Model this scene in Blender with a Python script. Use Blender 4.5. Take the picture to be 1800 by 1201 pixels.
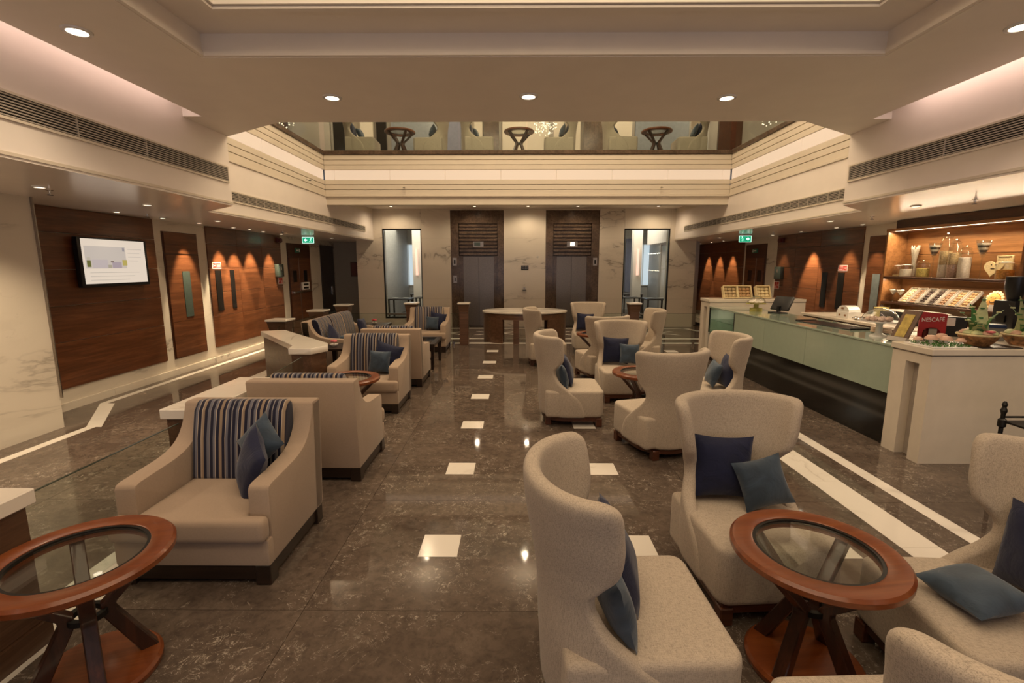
import bpy, bmesh, math, random
from mathutils import Vector, Matrix, Euler
random.seed(7)
for o in list(bpy.data.objects): bpy.data.objects.remove(o)
S = bpy.context.scene
COL = S.collection
PI = math.pi
R = math.radians

# ------------------------------------------------------------------ camera, world, light, exposure
cam = bpy.data.cameras.new('camera'); co = bpy.data.objects.new('camera', cam); COL.objects.link(co)
cam.sensor_width = 36; cam.lens = 36 * 835 / 1800
co.location = (0, 0, 1.85); co.rotation_euler = (R(90 - 9.084), 0, R(0.41))
cam.clip_end = 200; cam.clip_start = 0.05
S.camera = co
w = bpy.data.worlds.new('world'); S.world = w; w.use_nodes = True
w.node_tree.nodes['Background'].inputs[0].default_value = (.55, .62, .75, 1)
w.node_tree.nodes['Background'].inputs[1].default_value = .3
vs = S.view_settings
vs.view_transform = 'Standard'; vs.look = 'None'; vs.gamma = 1; vs.use_curve_mapping = False
vs.exposure = 0.0

def light(name, kind, loc, energy, color, rot=(0, 0, 0), **kw):
    l = bpy.data.lights.new(name, kind); l.energy = energy; l.color = color
    o = bpy.data.objects.new(name, l); COL.objects.link(o)
    o.location = loc; o.rotation_euler = [R(a) for a in rot]
    for k, v in kw.items(): setattr(l, k, v)
    return o
WARM = (1, .78, .50); WARM2 = (1, .78, .52); NEUT = (1, .88, .74); COOL = (.72, .80, 1.0)
# daylight from the glazed entrance behind the camera
light('entrance_daylight', 'AREA', (0.3, -5.6, 1.7), 72, (.84, .86, 1.0), (116, 0, 0), shape='RECTANGLE', size=9, size_y=2.8)
# fill light added out of view above the atrium opening
light('atrium_fill', 'AREA', (0.3, 7.6, 7.3), 385, (1, .77, .50), (0, 0, 0), shape='RECTANGLE', size=6.5, size_y=3)
# coffer cove above the near seating
light('coffer_lamp', 'AREA', (0.2, 0.9, 4.35), 125, WARM2, (0, 0, 0), shape='RECTANGLE', size=4.0, size_y=4.6)
# cove slots beside the near ceiling
light('cove_lamp', 'AREA', (-3.42, 1.6, 3.66), 13.5, (1, .76, .68), (0, 0, 0), shape='RECTANGLE', size=.14, size_y=7.0)
light('cove_lamp', 'AREA', (3.90, 1.6, 3.66), 19, (1, .76, .68), (0, 0, 0), shape='RECTANGLE', size=.14, size_y=7.0)
# lift lobby and upper lounge
# restaurant behind the lift wall
light('restaurant_lamp', 'AREA', (-4.2, 17.0, 3.2), 110, NEUT, (0, 0, 0), shape='RECTANGLE', size=3, size_y=3)
light('restaurant_lamp', 'AREA', (4.7, 17.0, 3.2), 110, NEUT, (0, 0, 0), shape='RECTANGLE', size=3, size_y=3)

# ------------------------------------------------------------------ materials
class NT:
    def __init__(s, name):
        s.m = bpy.data.materials.new(name); s.m.use_nodes = True
        s.t = s.m.node_tree; s.b = s.t.nodes['Principled BSDF']; s.out = s.t.nodes['Material Output']
    def n(s, typ, **kw):
        nd = s.t.nodes.new(typ)
        for k, v in kw.items():
            if k[0] == '_': setattr(nd, k[1:], v)
            else:
                nd.inputs[int(k[1:]) if k[1:].isdigit() else k].default_value = v
        return nd
    def l(s, a, b): s.t.links.new(a, b)
    def coords(s, scale=(1, 1, 1), rnd=False):
        tc = s.n('ShaderNodeTexCoord'); mp = s.n('ShaderNodeMapping'); mp.inputs['Scale'].default_value = scale
        s.l(tc.outputs['Object'], mp.inputs['Vector'])
        if rnd:
            oi = s.n('ShaderNodeObjectInfo'); mu = s.n('ShaderNodeMath', _operation='MULTIPLY', i1=53.0)
            s.l(oi.outputs['Random'], mu.inputs[0]); cb = s.n('ShaderNodeCombineXYZ')
            for i in range(3): s.l(mu.outputs[0], cb.inputs[i])
            s.l(cb.outputs[0], mp.inputs['Location'])
        return mp.outputs[0]
    def noise(s, vec, scale, detail=4, rough=.55, dist=0):
        nd = s.n('ShaderNodeTexNoise', Scale=scale, Detail=detail, Roughness=rough, Distortion=dist)
        s.l(vec, nd.inputs['Vector']); return nd.outputs['Fac']
    def ramp(s, fac, stops, interp='LINEAR'):
        nd = s.n('ShaderNodeValToRGB'); cr = nd.color_ramp; cr.interpolation = interp
        while len(cr.elements) > 1: cr.elements.remove(cr.elements[-1])
        cr.elements[0].position = stops[0][0]; cr.elements[0].color = (*stops[0][1], 1)
        for p, c in stops[1:]:
            e = cr.elements.new(p); e.color = (*c, 1)
        s.l(fac, nd.inputs[0]); return nd.outputs[0]
    def mix(s, fac, a, b):
        nd = s.n('ShaderNodeMix', _data_type='RGBA')
        if isinstance(fac, (int, float)): nd.inputs[0].default_value = fac
        else: s.l(fac, nd.inputs[0])
        for i, v in ((6, a), (7, b)):
            if isinstance(v, tuple): nd.inputs[i].default_value = (*v, 1)
            else: s.l(v, nd.inputs[i])
        return nd.outputs[2]
    def maprange(s, v, a, b, c, d):
        nd = s.n('ShaderNodeMapRange', i1=a, i2=b, i3=c, i4=d); s.l(v, nd.inputs[0]); return nd.outputs[0]
    def vein(s, noise, width):
        a = s.n('ShaderNodeMath', _operation='SUBTRACT', i1=.5); s.l(noise, a.inputs[0])
        b = s.n('ShaderNodeMath', _operation='ABSOLUTE'); s.l(a.outputs[0], b.inputs[0])
        return s.maprange(b.outputs[0], 0, width, 1, 0)
    def mul(s, a, b):
        nd = s.n('ShaderNodeMath', _operation='MULTIPLY'); s.l(a, nd.inputs[0])
        if isinstance(b, (int, float)): nd.inputs[1].default_value = b
        else: s.l(b, nd.inputs[1])
        return nd.outputs[0]
    def bump(s, h, strength, dist=.002):
        nd = s.n('ShaderNodeBump', Strength=strength, Distance=dist); s.l(h, nd.inputs['Height'])
        s.l(nd.outputs[0], s.b.inputs['Normal'])
    def setc(s, c):
        if isinstance(c, tuple): s.b.inputs['Base Color'].default_value = (*c, 1)
        else: s.l(c, s.b.inputs['Base Color'])
    def p(s, rough=.5, metal=0, spec=.5, coat=0, sheen=0):
        s.b.inputs['Roughness'].default_value = rough; s.b.inputs['Metallic'].default_value = metal
        s.b.inputs['Specular IOR Level'].default_value = spec; s.b.inputs['Coat Weight'].default_value = coat
        s.b.inputs['Coat Roughness'].default_value = .08
        s.b.inputs['Sheen Weight'].default_value = sheen; return s

def plain(name, c, rough=.5, metal=0, spec=.5, coat=0, var=.08, scale=14):
    t = NT(name); v = t.coords(); n = t.noise(v, scale, 3)
    lo = tuple(x * (1 - var) for x in c); hi = tuple(min(1, x * (1 + var)) for x in c)
    t.setc(t.ramp(n, [(.3, lo), (.7, hi)])); t.p(rough, metal, spec, coat); return t.m

def wood(name, lo, mid, hi, axis='x', rough=.35, coat=.2, freq=1.0, rnd=True):
    t = NT(name)
    sc = {'x': (.5, 9, 9), 'y': (9, .5, 9), 'z': (9, 9, .5)}[axis]
    v = t.coords(tuple(x * freq for x in sc), rnd)
    n = t.noise(v, 2.2, 6, .6, .6); n2 = t.noise(v, 14, 3, .5)
    c = t.ramp(n, [(.25, lo), (.5, mid), (.75, hi)])
    c2 = t.mix(t.maprange(n2, .45, .62, 0, .35), c, lo)
    t.setc(c2); t.p(rough, 0, .5, coat); return t.m

def white_marble(name, base=(.80, .73, .64), vein=(.36, .30, .25), rough=.16, sc=1.0, amt=.75):
    t = NT(name); v = t.coords((sc * .75, sc * .75, sc * 2.1), True)
    v.node.inputs['Rotation'].default_value = (.55, .45, .3)
    n = t.noise(v, .62, 7, .58, .7); m = t.noise(v, 1.1, 2)
    f = t.mul(t.vein(n, .011), t.maprange(m, .46, .60, 0, amt))
    f3 = t.mul(t.vein(n, .06), t.maprange(m, .46, .60, 0, amt * .22))
    n2 = t.noise(v, 1.9, 5, .6, .5); f2 = t.mul(t.vein(n2, .008), t.maprange(m, .5, .62, 0, .2))
    soft = t.noise(v, 1.1, 5)
    c = t.mix(t.maprange(soft, .4, .75, 0, .22), base, tuple(x * .74 for x in base))
    c = t.mix(f2, c, vein); c = t.mix(f3, c, vein); c = t.mix(f, c, vein)
    t.setc(c); t.p(rough, 0, .5); return t.m

def brown_marble(name, lo, hi, fleck, rough, rnd=True, amt=1.0, sc=1.0):
    t = NT(name); v = t.coords((sc, sc, sc), rnd)
    a = t.noise(v, 2.4, 8, .66, .7); b = t.noise(v, 17, 7, .7, .4)
    c = t.ramp(a, [(.30, lo), (.52, tuple((p + q) / 2 for p, q in zip(lo, hi))), (.70, hi)])
    c = t.mix(t.maprange(b, .44, .68, 0, .62), c, tuple(x * .5 for x in lo))
    m1 = t.maprange(t.noise(v, 2.1, 3), .46, .60, 0, 1); m2 = t.maprange(t.noise(v, 19, 3), .47, .60, 0, 1)
    vn = t.noise(v, 7.5, 6, .66, 1.6); fv = t.mul(t.mul(t.vein(vn, .016), m2), t.mul(m1, .8 * amt))
    v2 = t.noise(v, 2.2, 7, .6, 1.2); fl = t.mul(t.mul(t.vein(v2, .005), m2), .35 * amt)
    fn = t.noise(v, 46, 4, .7, 1.2); ff = t.mul(t.maprange(fn, .62, .68, 0, .75 * amt), m1)
    c = t.mix(fl, c, fleck); c = t.mix(fv, c, fleck); c = t.mix(ff, c, fleck)
    if rnd:
        oi = t.n('ShaderNodeObjectInfo'); k = t.maprange(oi.outputs['Random'], 0, 1, 0, .35)
        c = t.mix(k, c, tuple(x * .7 for x in lo))
    t.setc(c); t.p(rough, 0, .38); return t.m

def fabric(name, c, weave=.16, wscale=1.0, rough=.92, sheen=.15):
    t = NT(name)
    f_, q_ = 430 * wscale, 38 * wscale
    h = t.noise(t.coords((q_, f_, f_)), 1, 2); u = t.noise(t.coords((f_, q_, f_)), 1, 2); k_ = t.noise(t.coords((f_, f_, q_)), 1, 2)
    a1 = t.n('ShaderNodeMath', _operation='ADD'); t.l(h, a1.inputs[0]); t.l(u, a1.inputs[1])
    a2 = t.n('ShaderNodeMath', _operation='ADD'); t.l(a1.outputs[0], a2.inputs[0]); t.l(k_, a2.inputs[1])
    ad = t.n('ShaderNodeMath', _operation='MULTIPLY', i1=.6667); t.l(a2.outputs[0], ad.inputs[0])
    big = t.noise(t.coords(), 5, 3)
    col = t.ramp(t.maprange(ad.outputs[0], .78, 1.22, 0, 1), [(0, tuple(x * (1 - weave * 2.4) for x in c)), (.5, c), (1, tuple(min(1, x * (1 + weave)) for x in c))])
    col = t.mix(t.maprange(big, .35, .65, 0, .12), col, tuple(x * .8 for x in c))
    t.setc(col); t.p(rough, 0, .2, 0, sheen); t.bump(ad.outputs[0], .25 if weave > .08 else .1, .0012); return t.m

def stripes():
    t = NT('striped_upholstery'); tc = t.n('ShaderNodeTexCoord'); sx = t.n('ShaderNodeSeparateXYZ')
    t.l(tc.outputs['Object'], sx.inputs[0])
    mu = t.n('ShaderNodeMath', _operation='MULTIPLY', i1=1 / .27); t.l(sx.outputs[0], mu.inputs[0])
    ad = t.n('ShaderNodeMath', _operation='ADD', i1=10.0); t.l(mu.outputs[0], ad.inputs[0])
    fr = t.n('ShaderNodeMath', _operation='FRACT'); t.l(ad.outputs[0], fr.inputs[0])
    nv, cr, bl, tn, gr = (.008, .007, .026), (.46, .38, .29), (.145, .143, .172), (.29, .21, .14), (.26, .235, .225)
    seq = [nv, cr, tn, nv, bl, gr, nv, bl, cr, nv, tn, tn, nv, cr, bl, nv, gr, nv, bl, cr]
    wd = [1.4, .35, 1.0, 1.4, 1.1, .3, 1.4, 1.0, .35, 1.4, .9, .4, 1.4, .3, 1.1, 1.3, .5, 1.4, 1.0, .35]
    tot = sum(wd); x = 0; st = []
    for c, q in zip(seq, wd): st.append((x / tot, c)); x += q
    col = t.ramp(fr.outputs[0], st, 'CONSTANT')
    t.setc(col); t.p(.75, 0, .3, 0, .2)
    t.bump(t.noise(t.coords((300, 300, 60)), 1, 2), .15, .001); return t.m

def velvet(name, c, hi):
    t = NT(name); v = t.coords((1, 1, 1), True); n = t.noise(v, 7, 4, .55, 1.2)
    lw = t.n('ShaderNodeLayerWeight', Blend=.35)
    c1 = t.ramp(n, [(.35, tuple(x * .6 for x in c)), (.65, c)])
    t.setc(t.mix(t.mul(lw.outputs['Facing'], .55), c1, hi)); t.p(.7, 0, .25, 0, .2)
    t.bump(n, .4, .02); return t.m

def glass(name, tint=(.93, .97, .95), gloss=1.0, rough=0.0):
    t = NT(name); t.t.nodes.remove(t.b)
    tr = t.n('ShaderNodeBsdfTransparent'); tr.inputs[0].default_value = (*tint, 1)
    gl = t.n('ShaderNodeBsdfGlossy'); gl.inputs['Roughness'].default_value = rough
    lw = t.n('ShaderNodeLayerWeight', Blend=.5); pw = t.n('ShaderNodeMath', _operation='POWER', i1=4.0); mx = t.n('ShaderNodeMixShader')
    t.l(lw.outputs['Facing'], pw.inputs[0])
    f = t.maprange(pw.outputs[0], 0, 1, .03 * gloss, .6 * gloss)
    t.l(f, mx.inputs[0]); t.l(tr.outputs[0], mx.inputs[1]); t.l(gl.outputs[0], mx.inputs[2])
    t.l(mx.outputs[0], t.out.inputs[0]); return t.m

def emit(name, c, strength):
    t = NT(name); t.setc(c); t.b.inputs['Emission Color'].default_value = (*c, 1)
    t.b.inputs['Emission Strength'].default_value = strength; return t.m

M = {}
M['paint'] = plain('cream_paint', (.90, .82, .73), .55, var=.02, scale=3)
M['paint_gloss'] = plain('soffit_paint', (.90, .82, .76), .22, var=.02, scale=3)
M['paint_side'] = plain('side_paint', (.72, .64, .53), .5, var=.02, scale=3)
M['grey_paint'] = plain('grey_paint', (.42, .38, .33), .5, var=.03, scale=3)
M['floor'] = brown_marble('brown_marble', (.088, .064, .050), (.180, .136, .106), (.60, .52, .43), .045, True, 1.25)
M['joint'] = plain('tile_joint', (.05, .037, .028), .6)
M['liftmarble'] = brown_marble('dark_emperador', (.075, .048, .034), (.175, .118, .082), (.34, .25, .19), .15, False, .6, 1.3)
M['wmarble'] = white_marble('white_marble')
M['wmarble_wall'] = white_marble('white_marble_wall', (.74, .66, .55), (.30, .25, .20), .2, .55, .9)
M['inlay'] = white_marble('inlay_marble', (.82, .76, .68), (.5, .43, .36), .12, 2.0, .5)
M['panel'] = wood('panel_veneer', (.075, .026, .010), (.150, .052, .020), (.235, .090, .036), 'y', .30, .25, 1.0)
M['panel_dark'] = wood('dark_panel_veneer', (.035, .012, .006), (.07, .024, .010), (.10, .036, .015), 'y', .3, .25)
M['walnut'] = wood('walnut', (.060, .028, .014), (.105, .050, .026), (.16, .082, .044), 'x', .35, .15)
M['walnut_y'] = wood('walnut_cross', (.060, .028, .014), (.105, .050, .026), (.16, .082, .044), 'y', .35, .15)
M['tabletop'] = wood('cherry_top', (.122, .027, .006), (.185, .046, .010), (.25, .076, .018), 'x', .28, .2, .7)
M['tableleg'] = wood('dark_leg', (.020, .008, .005), (.045, .015, .008), (.10, .030, .013), 'z', .3, .3)
M['espresso'] = wood('espresso', (.012, .007, .005), (.022, .012, .008), (.04, .02, .013), 'x', .3, .2)
M['rail'] = wood('mahogany_rail', (.045, .014, .007), (.09, .028, .012), (.13, .04, .018), 'x', .35, .2)
M['cabinet'] = wood('honey_cabinet', (.20, .085, .028), (.33, .15, .052), (.44, .21, .08), 'y', .35, .2)
M['cabinet_dark'] = wood('cabinet_edge', (.05, .018, .010), (.09, .032, .015), (.13, .05, .022), 'y', .35, .2)
M['linen'] = fabric('grey_linen', (.475, .395, .315), .16, 1.0)
M['tan'] = fabric('tan_upholstery', (.395, .295, .218), .05, 1.4)
M['stripe'] = stripes()
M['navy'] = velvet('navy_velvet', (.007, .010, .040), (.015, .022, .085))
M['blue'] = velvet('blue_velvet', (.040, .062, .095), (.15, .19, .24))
M['glass'] = glass('clear_glass')
M['tableglass'] = glass('table_glass', (.95, .97, .95), 1.3)
M['greenglass'] = plain('frosted_green_glass', (.33, .40, .32), .10, 0, .6, .6, .02)
M['displayglass'] = glass('display_glass', (.75, .85, .78), 1.2)
M['black'] = plain('black_granite', (.010, .009, .008), .12, 0, .5)
M['blackplastic'] = plain('black_plastic', (.012, .012, .014), .3, 0, .5)
M['steel'] = plain('brushed_steel', (.40, .36, .32), .3, 1.0, .5, 0, .1, 40)
M['doorsteel'] = plain('lift_door_steel', (.23, .20, .175), .32, 1.0, .5, 0, .1, 30)
M['chrome'] = plain('chrome', (.75, .73, .70), .12, 1.0)
M['iron'] = plain('wrought_iron', (.02, .018, .016), .4, .6)
M['counter'] = plain('cream_counter_stone', (.66, .58, .48), .3, 0, .5, .1, .04, 5)
M['slot'] = plain('slot_grey', (.40, .35, .30), .5)
M['ceramic'] = plain('white_ceramic', (.78, .75, .70), .2, 0, .5, .3, .02)
M['ventdark'] = plain('vent_backing', (.02, .018, .016), .8)
M['ventmetal'] = plain('vent_slat', (.45, .40, .34), .45)
M['band'] = emit('light_band', (.78, .57, .40), .80); M['band'].node_tree.nodes['Principled BSDF'].inputs['Base Color'].default_value = (.3, .26, .21, 1)
M['lamp'] = emit('lamp_face', (1, .86, .66), 5.5)
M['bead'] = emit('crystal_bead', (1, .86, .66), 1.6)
M['lampsmall'] = emit('small_lamp_face', (1, .85, .62), 9.0)
M['covelit'] = emit('coffer_cove', (1, .80, .42), .75)
M['screen'] = emit('screen_white', (1, .84, .68), .74); M['screen'].node_tree.nodes['Principled BSDF'].inputs['Base Color'].default_value = (.02, .02, .02, 1)
M['exit'] = emit('exit_green', (.01, .38, .20), .8)
M['exitwhite'] = emit('exit_symbol', (.65, 1, .85), 1.4)
M['exitdim'] = plain('unlit_exit_green', (.05, .22, .15), .5)
M['red'] = plain('sign_red', (.52, .045, .03), .5)
M['redbox'] = plain('red_card', (.36, .012, .014), .4)
M['darkred'] = plain('alarm_red', (.10, .008, .006), .4)
M['white'] = plain('white_print', (.80, .76, .72), .5)
M['slotglass'] = plain('door_slot_glass', (.075, .10, .085), .12, 0, .6, .3)
M['slotdark'] = plain('dark_slot_glass', (.012, .010, .009), .12, 0, .6)
M['slotlight'] = plain('pale_slot_glass', (.28, .33, .34), .15, 0, .6, .3)
M['daywin'] = emit('window_daylight', (.62, .70, .80), .8)
M['curtain'] = plain('blue_curtain', (.22, .23, .32), .8)
M['bluegrey'] = plain('blue_grey_wall', (.50, .48, .45), .6)
M['slate'] = plain('slate_blue_panel', (.24, .26, .29), .4)
M['lampglow'] = emit('wall_lamp', (1, .62, .5), .9)

# ------------------------------------------------------------------ mesh helpers
class MB:
    def __init__(s): s.bm = bmesh.new()
    def _box(s, mat4):
        r = bmesh.ops.create_cube(s.bm, size=1, matrix=mat4); return s
    def box(s, x0, x1, y0, y1, z0, z1):
        return s._box(Matrix.Translation(((x0 + x1) / 2, (y0 + y1) / 2, (z0 + z1) / 2)) @ Matrix.Diagonal((abs(x1 - x0), abs(y1 - y0), abs(z1 - z0), 1)))
    def rbox(s, c, size, rot):
        return s._box(Matrix.Translation(c) @ Euler([R(a) for a in rot]).to_matrix().to_4x4() @ Matrix.Diagonal((*size, 1)))
    def bar(s, p0, p1, wx, wy, up=(0, 0, 1)):
        p0, p1 = Vector(p0), Vector(p1); d = p1 - p0; z = d.normalized()
        x = Vector(up).cross(z)
        if x.length < 1e-4: x = Vector((1, 0, 0))
        x.normalize(); y = z.cross(x)
        m = Matrix((x, y, z)).transposed().to_4x4()
        return s._box(Matrix.Translation((p0 + p1) / 2) @ m @ Matrix.Diagonal((wx, wy, d.length, 1)))
    def prism(s, poly, z0, z1, axis='z'):
        f = {'z': lambda a, b, h: (a, b, h), 'x': lambda a, b, h: (h, a, b), 'y': lambda a, b, h: (a, h, b)}[axis]
        lo = [s.bm.verts.new(f(a, b, z0)) for a, b in poly]; hi = [s.bm.verts.new(f(a, b, z1)) for a, b in poly]
        n = len(poly); fs = [s.bm.faces.new(lo[::-1]), s.bm.faces.new(hi)]
        for i in range(n): fs.append(s.bm.faces.new((lo[i], lo[(i + 1) % n], hi[(i + 1) % n], hi[i])))
        bmesh.ops.recalc_face_normals(s.bm, faces=fs); return s
    def rings(s, rings, close=True, cap=True):
        vs_ = [[s.bm.verts.new(p) for p in r] for r in rings]; fs = []
        for a, b in zip(vs_[:-1], vs_[1:]):
            n = len(a)
            for i in range(n if close else n - 1):
                j = (i + 1) % n; fs.append(s.bm.faces.new((a[i], a[j], b[j], b[i])))
        if cap and close: fs.append(s.bm.faces.new(vs_[0][::-1])); fs.append(s.bm.faces.new(vs_[-1]))
        bmesh.ops.recalc_face_normals(s.bm, faces=fs); return s
    def lathe(s, prof, c=(0, 0, 0), n=20, sx=1, sy=1, cap=True):
        return s.rings([[(c[0] + max(r, .0004) * sx * math.cos(2 * PI * i / n), c[1] + max(r, .0004) * sy * math.sin(2 * PI * i / n), c[2] + z) for i in range(n)] for r, z in prof], True, cap)
    def tube(s, pts, rad, n=8):
        pts = [Vector(p) for p in pts]; rs = []
        for i, p in enumerate(pts):
            d = (pts[min(i + 1, len(pts) - 1)] - pts[max(i - 1, 0)]).normalized()
            a = d.cross(Vector((0, 0, 1)))
            if a.length < 1e-3: a = Vector((1, 0, 0))
            a.normalize(); b = d.cross(a); rr = rad[i] if isinstance(rad, (list, tuple)) else rad
            rs.append([p + (a * math.cos(2 * PI * k / n) + b * math.sin(2 * PI * k / n)) * rr for k in range(n)])
        return s.rings(rs)
    def torus(s, c, R0, r, n=28, m=8, sx=1, sy=1):
        vs_ = [[s.bm.verts.new((c[0] + (R0 + r * math.cos(2 * PI * j / m)) * math.cos(2 * PI * i / n) * sx, c[1] + (R0 + r * math.cos(2 * PI * j / m)) * math.sin(2 * PI * i / n) * sy, c[2] + r * math.sin(2 * PI * j / m))) for j in range(m)] for i in range(n)]
        for i in range(n):
            for j in range(m):
                s.bm.faces.new((vs_[i][j], vs_[(i + 1) % n][j], vs_[(i + 1) % n][(j + 1) % m], vs_[i][(j + 1) % m]))
        return s
    def ball(s, c, r, sc=(1, 1, 1), u=12, v=8, rot=(0, 0, 0)):
        bmesh.ops.create_uvsphere(s.bm, u_segments=u, v_segments=v, radius=r, matrix=Matrix.Translation(c) @ Euler([R(a) for a in rot]).to_matrix().to_4x4() @ Matrix.Diagonal((*sc, 1))); return s
    def quad(s, *p):
        s.bm.faces.new([s.bm.verts.new(q) for q in p]); return s
    def bevel(s, w, seg=2, ang=40):
        es = [e for e in s.bm.edges if len(e.link_faces) == 2 and e.calc_face_angle(0) > R(ang)]
        bmesh.ops.bevel(s.bm, geom=es, offset=w, segments=seg, profile=.6, affect='EDGES', clamp_overlap=True); return s
    def mesh(s, name, m, smooth=35):
        me = bpy.data.meshes.new(name); s.bm.to_mesh(me); s.bm.free()
        if smooth:
            for p in me.polygons: p.use_smooth = True
            me.set_sharp_from_angle(angle=R(smooth))
        me.materials.append(M[m] if isinstance(m, str) else m); return me
    def build(s, name, m, parent=None, smooth=35):
        return put(name, s.mesh(name, m, smooth), parent)

def put(name, me, parent=None, loc=(0, 0, 0), rz=0):
    o = bpy.data.objects.new(name, me); COL.objects.link(o); o.location = loc; o.rotation_euler.z = rz
    if parent: o.parent = parent
    return o
def tag(o, label, cat, group=None):
    o['label'] = label; o['category'] = cat
    if group: o['group'] = group
    return o
def thing(name, label, cat, loc=(0, 0, 0), rz=0, group=None):
    o = bpy.data.objects.new(name, None); COL.objects.link(o); o.empty_display_size = .1
    o.location = loc; o.rotation_euler = (0, 0, R(rz)); return tag(o, label, cat, group)
def struct(o): o['kind'] = 'structure'; return o
def copy_tree(root, loc, rz, label, group=None):
    r = root.copy(); COL.objects.link(r); r.location = loc; r.rotation_euler = (0, 0, R(rz)); r['label'] = label
    if group: r['group'] = group
    for ch in list(root.children):
        c = ch.copy(); COL.objects.link(c); c.parent = r
        for g in list(ch.children):
            d = g.copy(); COL.objects.link(d); d.parent = c
    return r
def lerp_tab(tab, z):
    if z <= tab[0][0]: return tab[0][1]
    for (a, x), (b, y) in zip(tab[:-1], tab[1:]):
        if z <= b:
            t = (z - a) / (b - a); t = t * t * (3 - 2 * t); return x + (y - x) * t
    return tab[-1][1]
def text_mesh(s, size, m, ext=.001):
    cu = bpy.data.curves.new('lettering', 'FONT'); cu.body = s; cu.size = size; cu.extrude = ext; cu.align_x = 'CENTER'; cu.align_y = 'CENTER'
    t = bpy.data.objects.new('lettering', cu); COL.objects.link(t); bpy.context.view_layer.update()
    me = bpy.data.meshes.new_from_object(t); bpy.data.objects.remove(t); me.materials.clear(); me.materials.append(M[m]); return me

# ------------------------------------------------------------------ setting: floor
XL, XR = -5.8, 6.55
floor = struct(MB().box(-9, 10, -6, 15.5, -.08, -.021).box(-9, 10, -6, -1.351, -.03, 0).box(-9, XL, -1.351, 15.5, -.03, 0).box(XR, 10, -1.351, 17.4, -.03, 0).box(XL, XR, 15.5, 17.4, -.08, -.021).build('floor', 'floor'))
tile_cache = {}
for i in range(-4, 6):
    for j in range(-3, 13):
        cx, cy = -.5 + 1.3 * i, 2.92 + 1.22 * j
        x0, x1, y0, y1 = max(cx - .65, XL), min(cx + .65, XR), cy - .61, min(cy + .61, 17.4)
        if x1 - x0 < .02 or y1 - y0 < .02 or (y0 > 14.35 and x1 < 5.3 and x0 > -4.8): continue
        key = (round(x1 - x0, 2), round(y1 - y0, 2))
        if key not in tile_cache:
            hx, hy = (x1 - x0) / 2 - .0015, (y1 - y0) / 2 - .0015
            tile_cache[key] = MB().box(-hx, hx, -hy, hy, -.02, 0).mesh('floor_tile', 'floor', 0)
        put('floor_tile', tile_cache[key], floor, ((x0 + x1) / 2, (y0 + y1) / 2, 0))
inlay_me = MB().box(-.126, .126, -.126, .126, -.01, .0015).mesh('inlay_tile', 'inlay', 0)
for i in range(-2, 4):
    for j in range(-1, 7):
        if i in (-2, 3) and j < 5: continue
        put('inlay_tile', inlay_me, floor, (-.5 + 1.3 * i, 2.92 + 1.22 * j, 0))
def strip(pts, name='inlay_strip'):
    return MB().prism(pts, -.01, .0015).build(name, 'inlay', floor, 0)
def rect(x0, x1, y0, y1): return [(x0, y0), (x1, y0), (x1, y1), (x0, y1)]
for k in range(11):                                     # long stripes, laid in slabs
    y0, y1 = -1 + .98 * k, -1 + .98 * (k + 1) - .002
    strip(rect(2.56, 2.82, y0, y1)); strip(rect(3.07, 3.19, y0, y1))
for k in range(6): strip(rect(-2.62, -2.28, -1 + 1.1 * k, -1 + 1.1 * (k + 1) - .002))
strip([(-2.62, 5.602), (-2.28, 5.602), (-4.12, 7.4), (-4.46, 7.4)])
for k in range(3): strip(rect(-4.46, -4.12, 7.402 + 1.2 * k, 7.4 + 1.2 * (k + 1)))
for k in range(5): strip(rect(-4.98, -4.87, -1 + 1.25 * k, -1 + 1.25 * (k + 1) - .002))
strip([(-4.98, 5.252), (-4.80, 5.252), (-5.44, 6.2), (-5.64, 6.2)])
for k in range(6): strip(rect(-5.64, -5.54, 6.202 + 1.0 * k, 6.2 + 1.0 * (k + 1)))
for y0, y1 in ((11.22, 11.42), (11.95, 12.12), (13.98, 14.12)):
    for k in range(8): strip(rect(-4.1 + 1.16 * k, -4.1 + 1.16 * (k + 1) - .002, y0, y1))
strip([(4.9, 14.1), (5.05, 14.1), (5.95, 12.1), (5.7, 12.1)]); strip([(5.7, 14.1), (5.85, 14.1), (6.4, 12.9), (6.25, 12.9)])
strip(rect(5.2, 6.4, 11.95, 12.12)); strip(rect(5.2, 6.4, 11.22, 11.42))
orn = MB()
for sx in (-1, 1):
    for sy in (-1, 1):
        orn.prism([(sx * .06, sy * .04), (sx * .50, sy * .36), (sx * .62, sy * .36), (sx * .22, sy * .04)][::sx * sy], -.01, .0015)
orn.prism([(-.17, 0), (0, -.13), (.17, 0), (0, .13)], -.01, .0016)
orn_me = orn.mesh('inlay_ornament', 'inlay', 0)
for k in range(6): put('inlay_ornament', orn_me, floor, (-3.4 + 1.45 * k, 13.05, 0))

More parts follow.
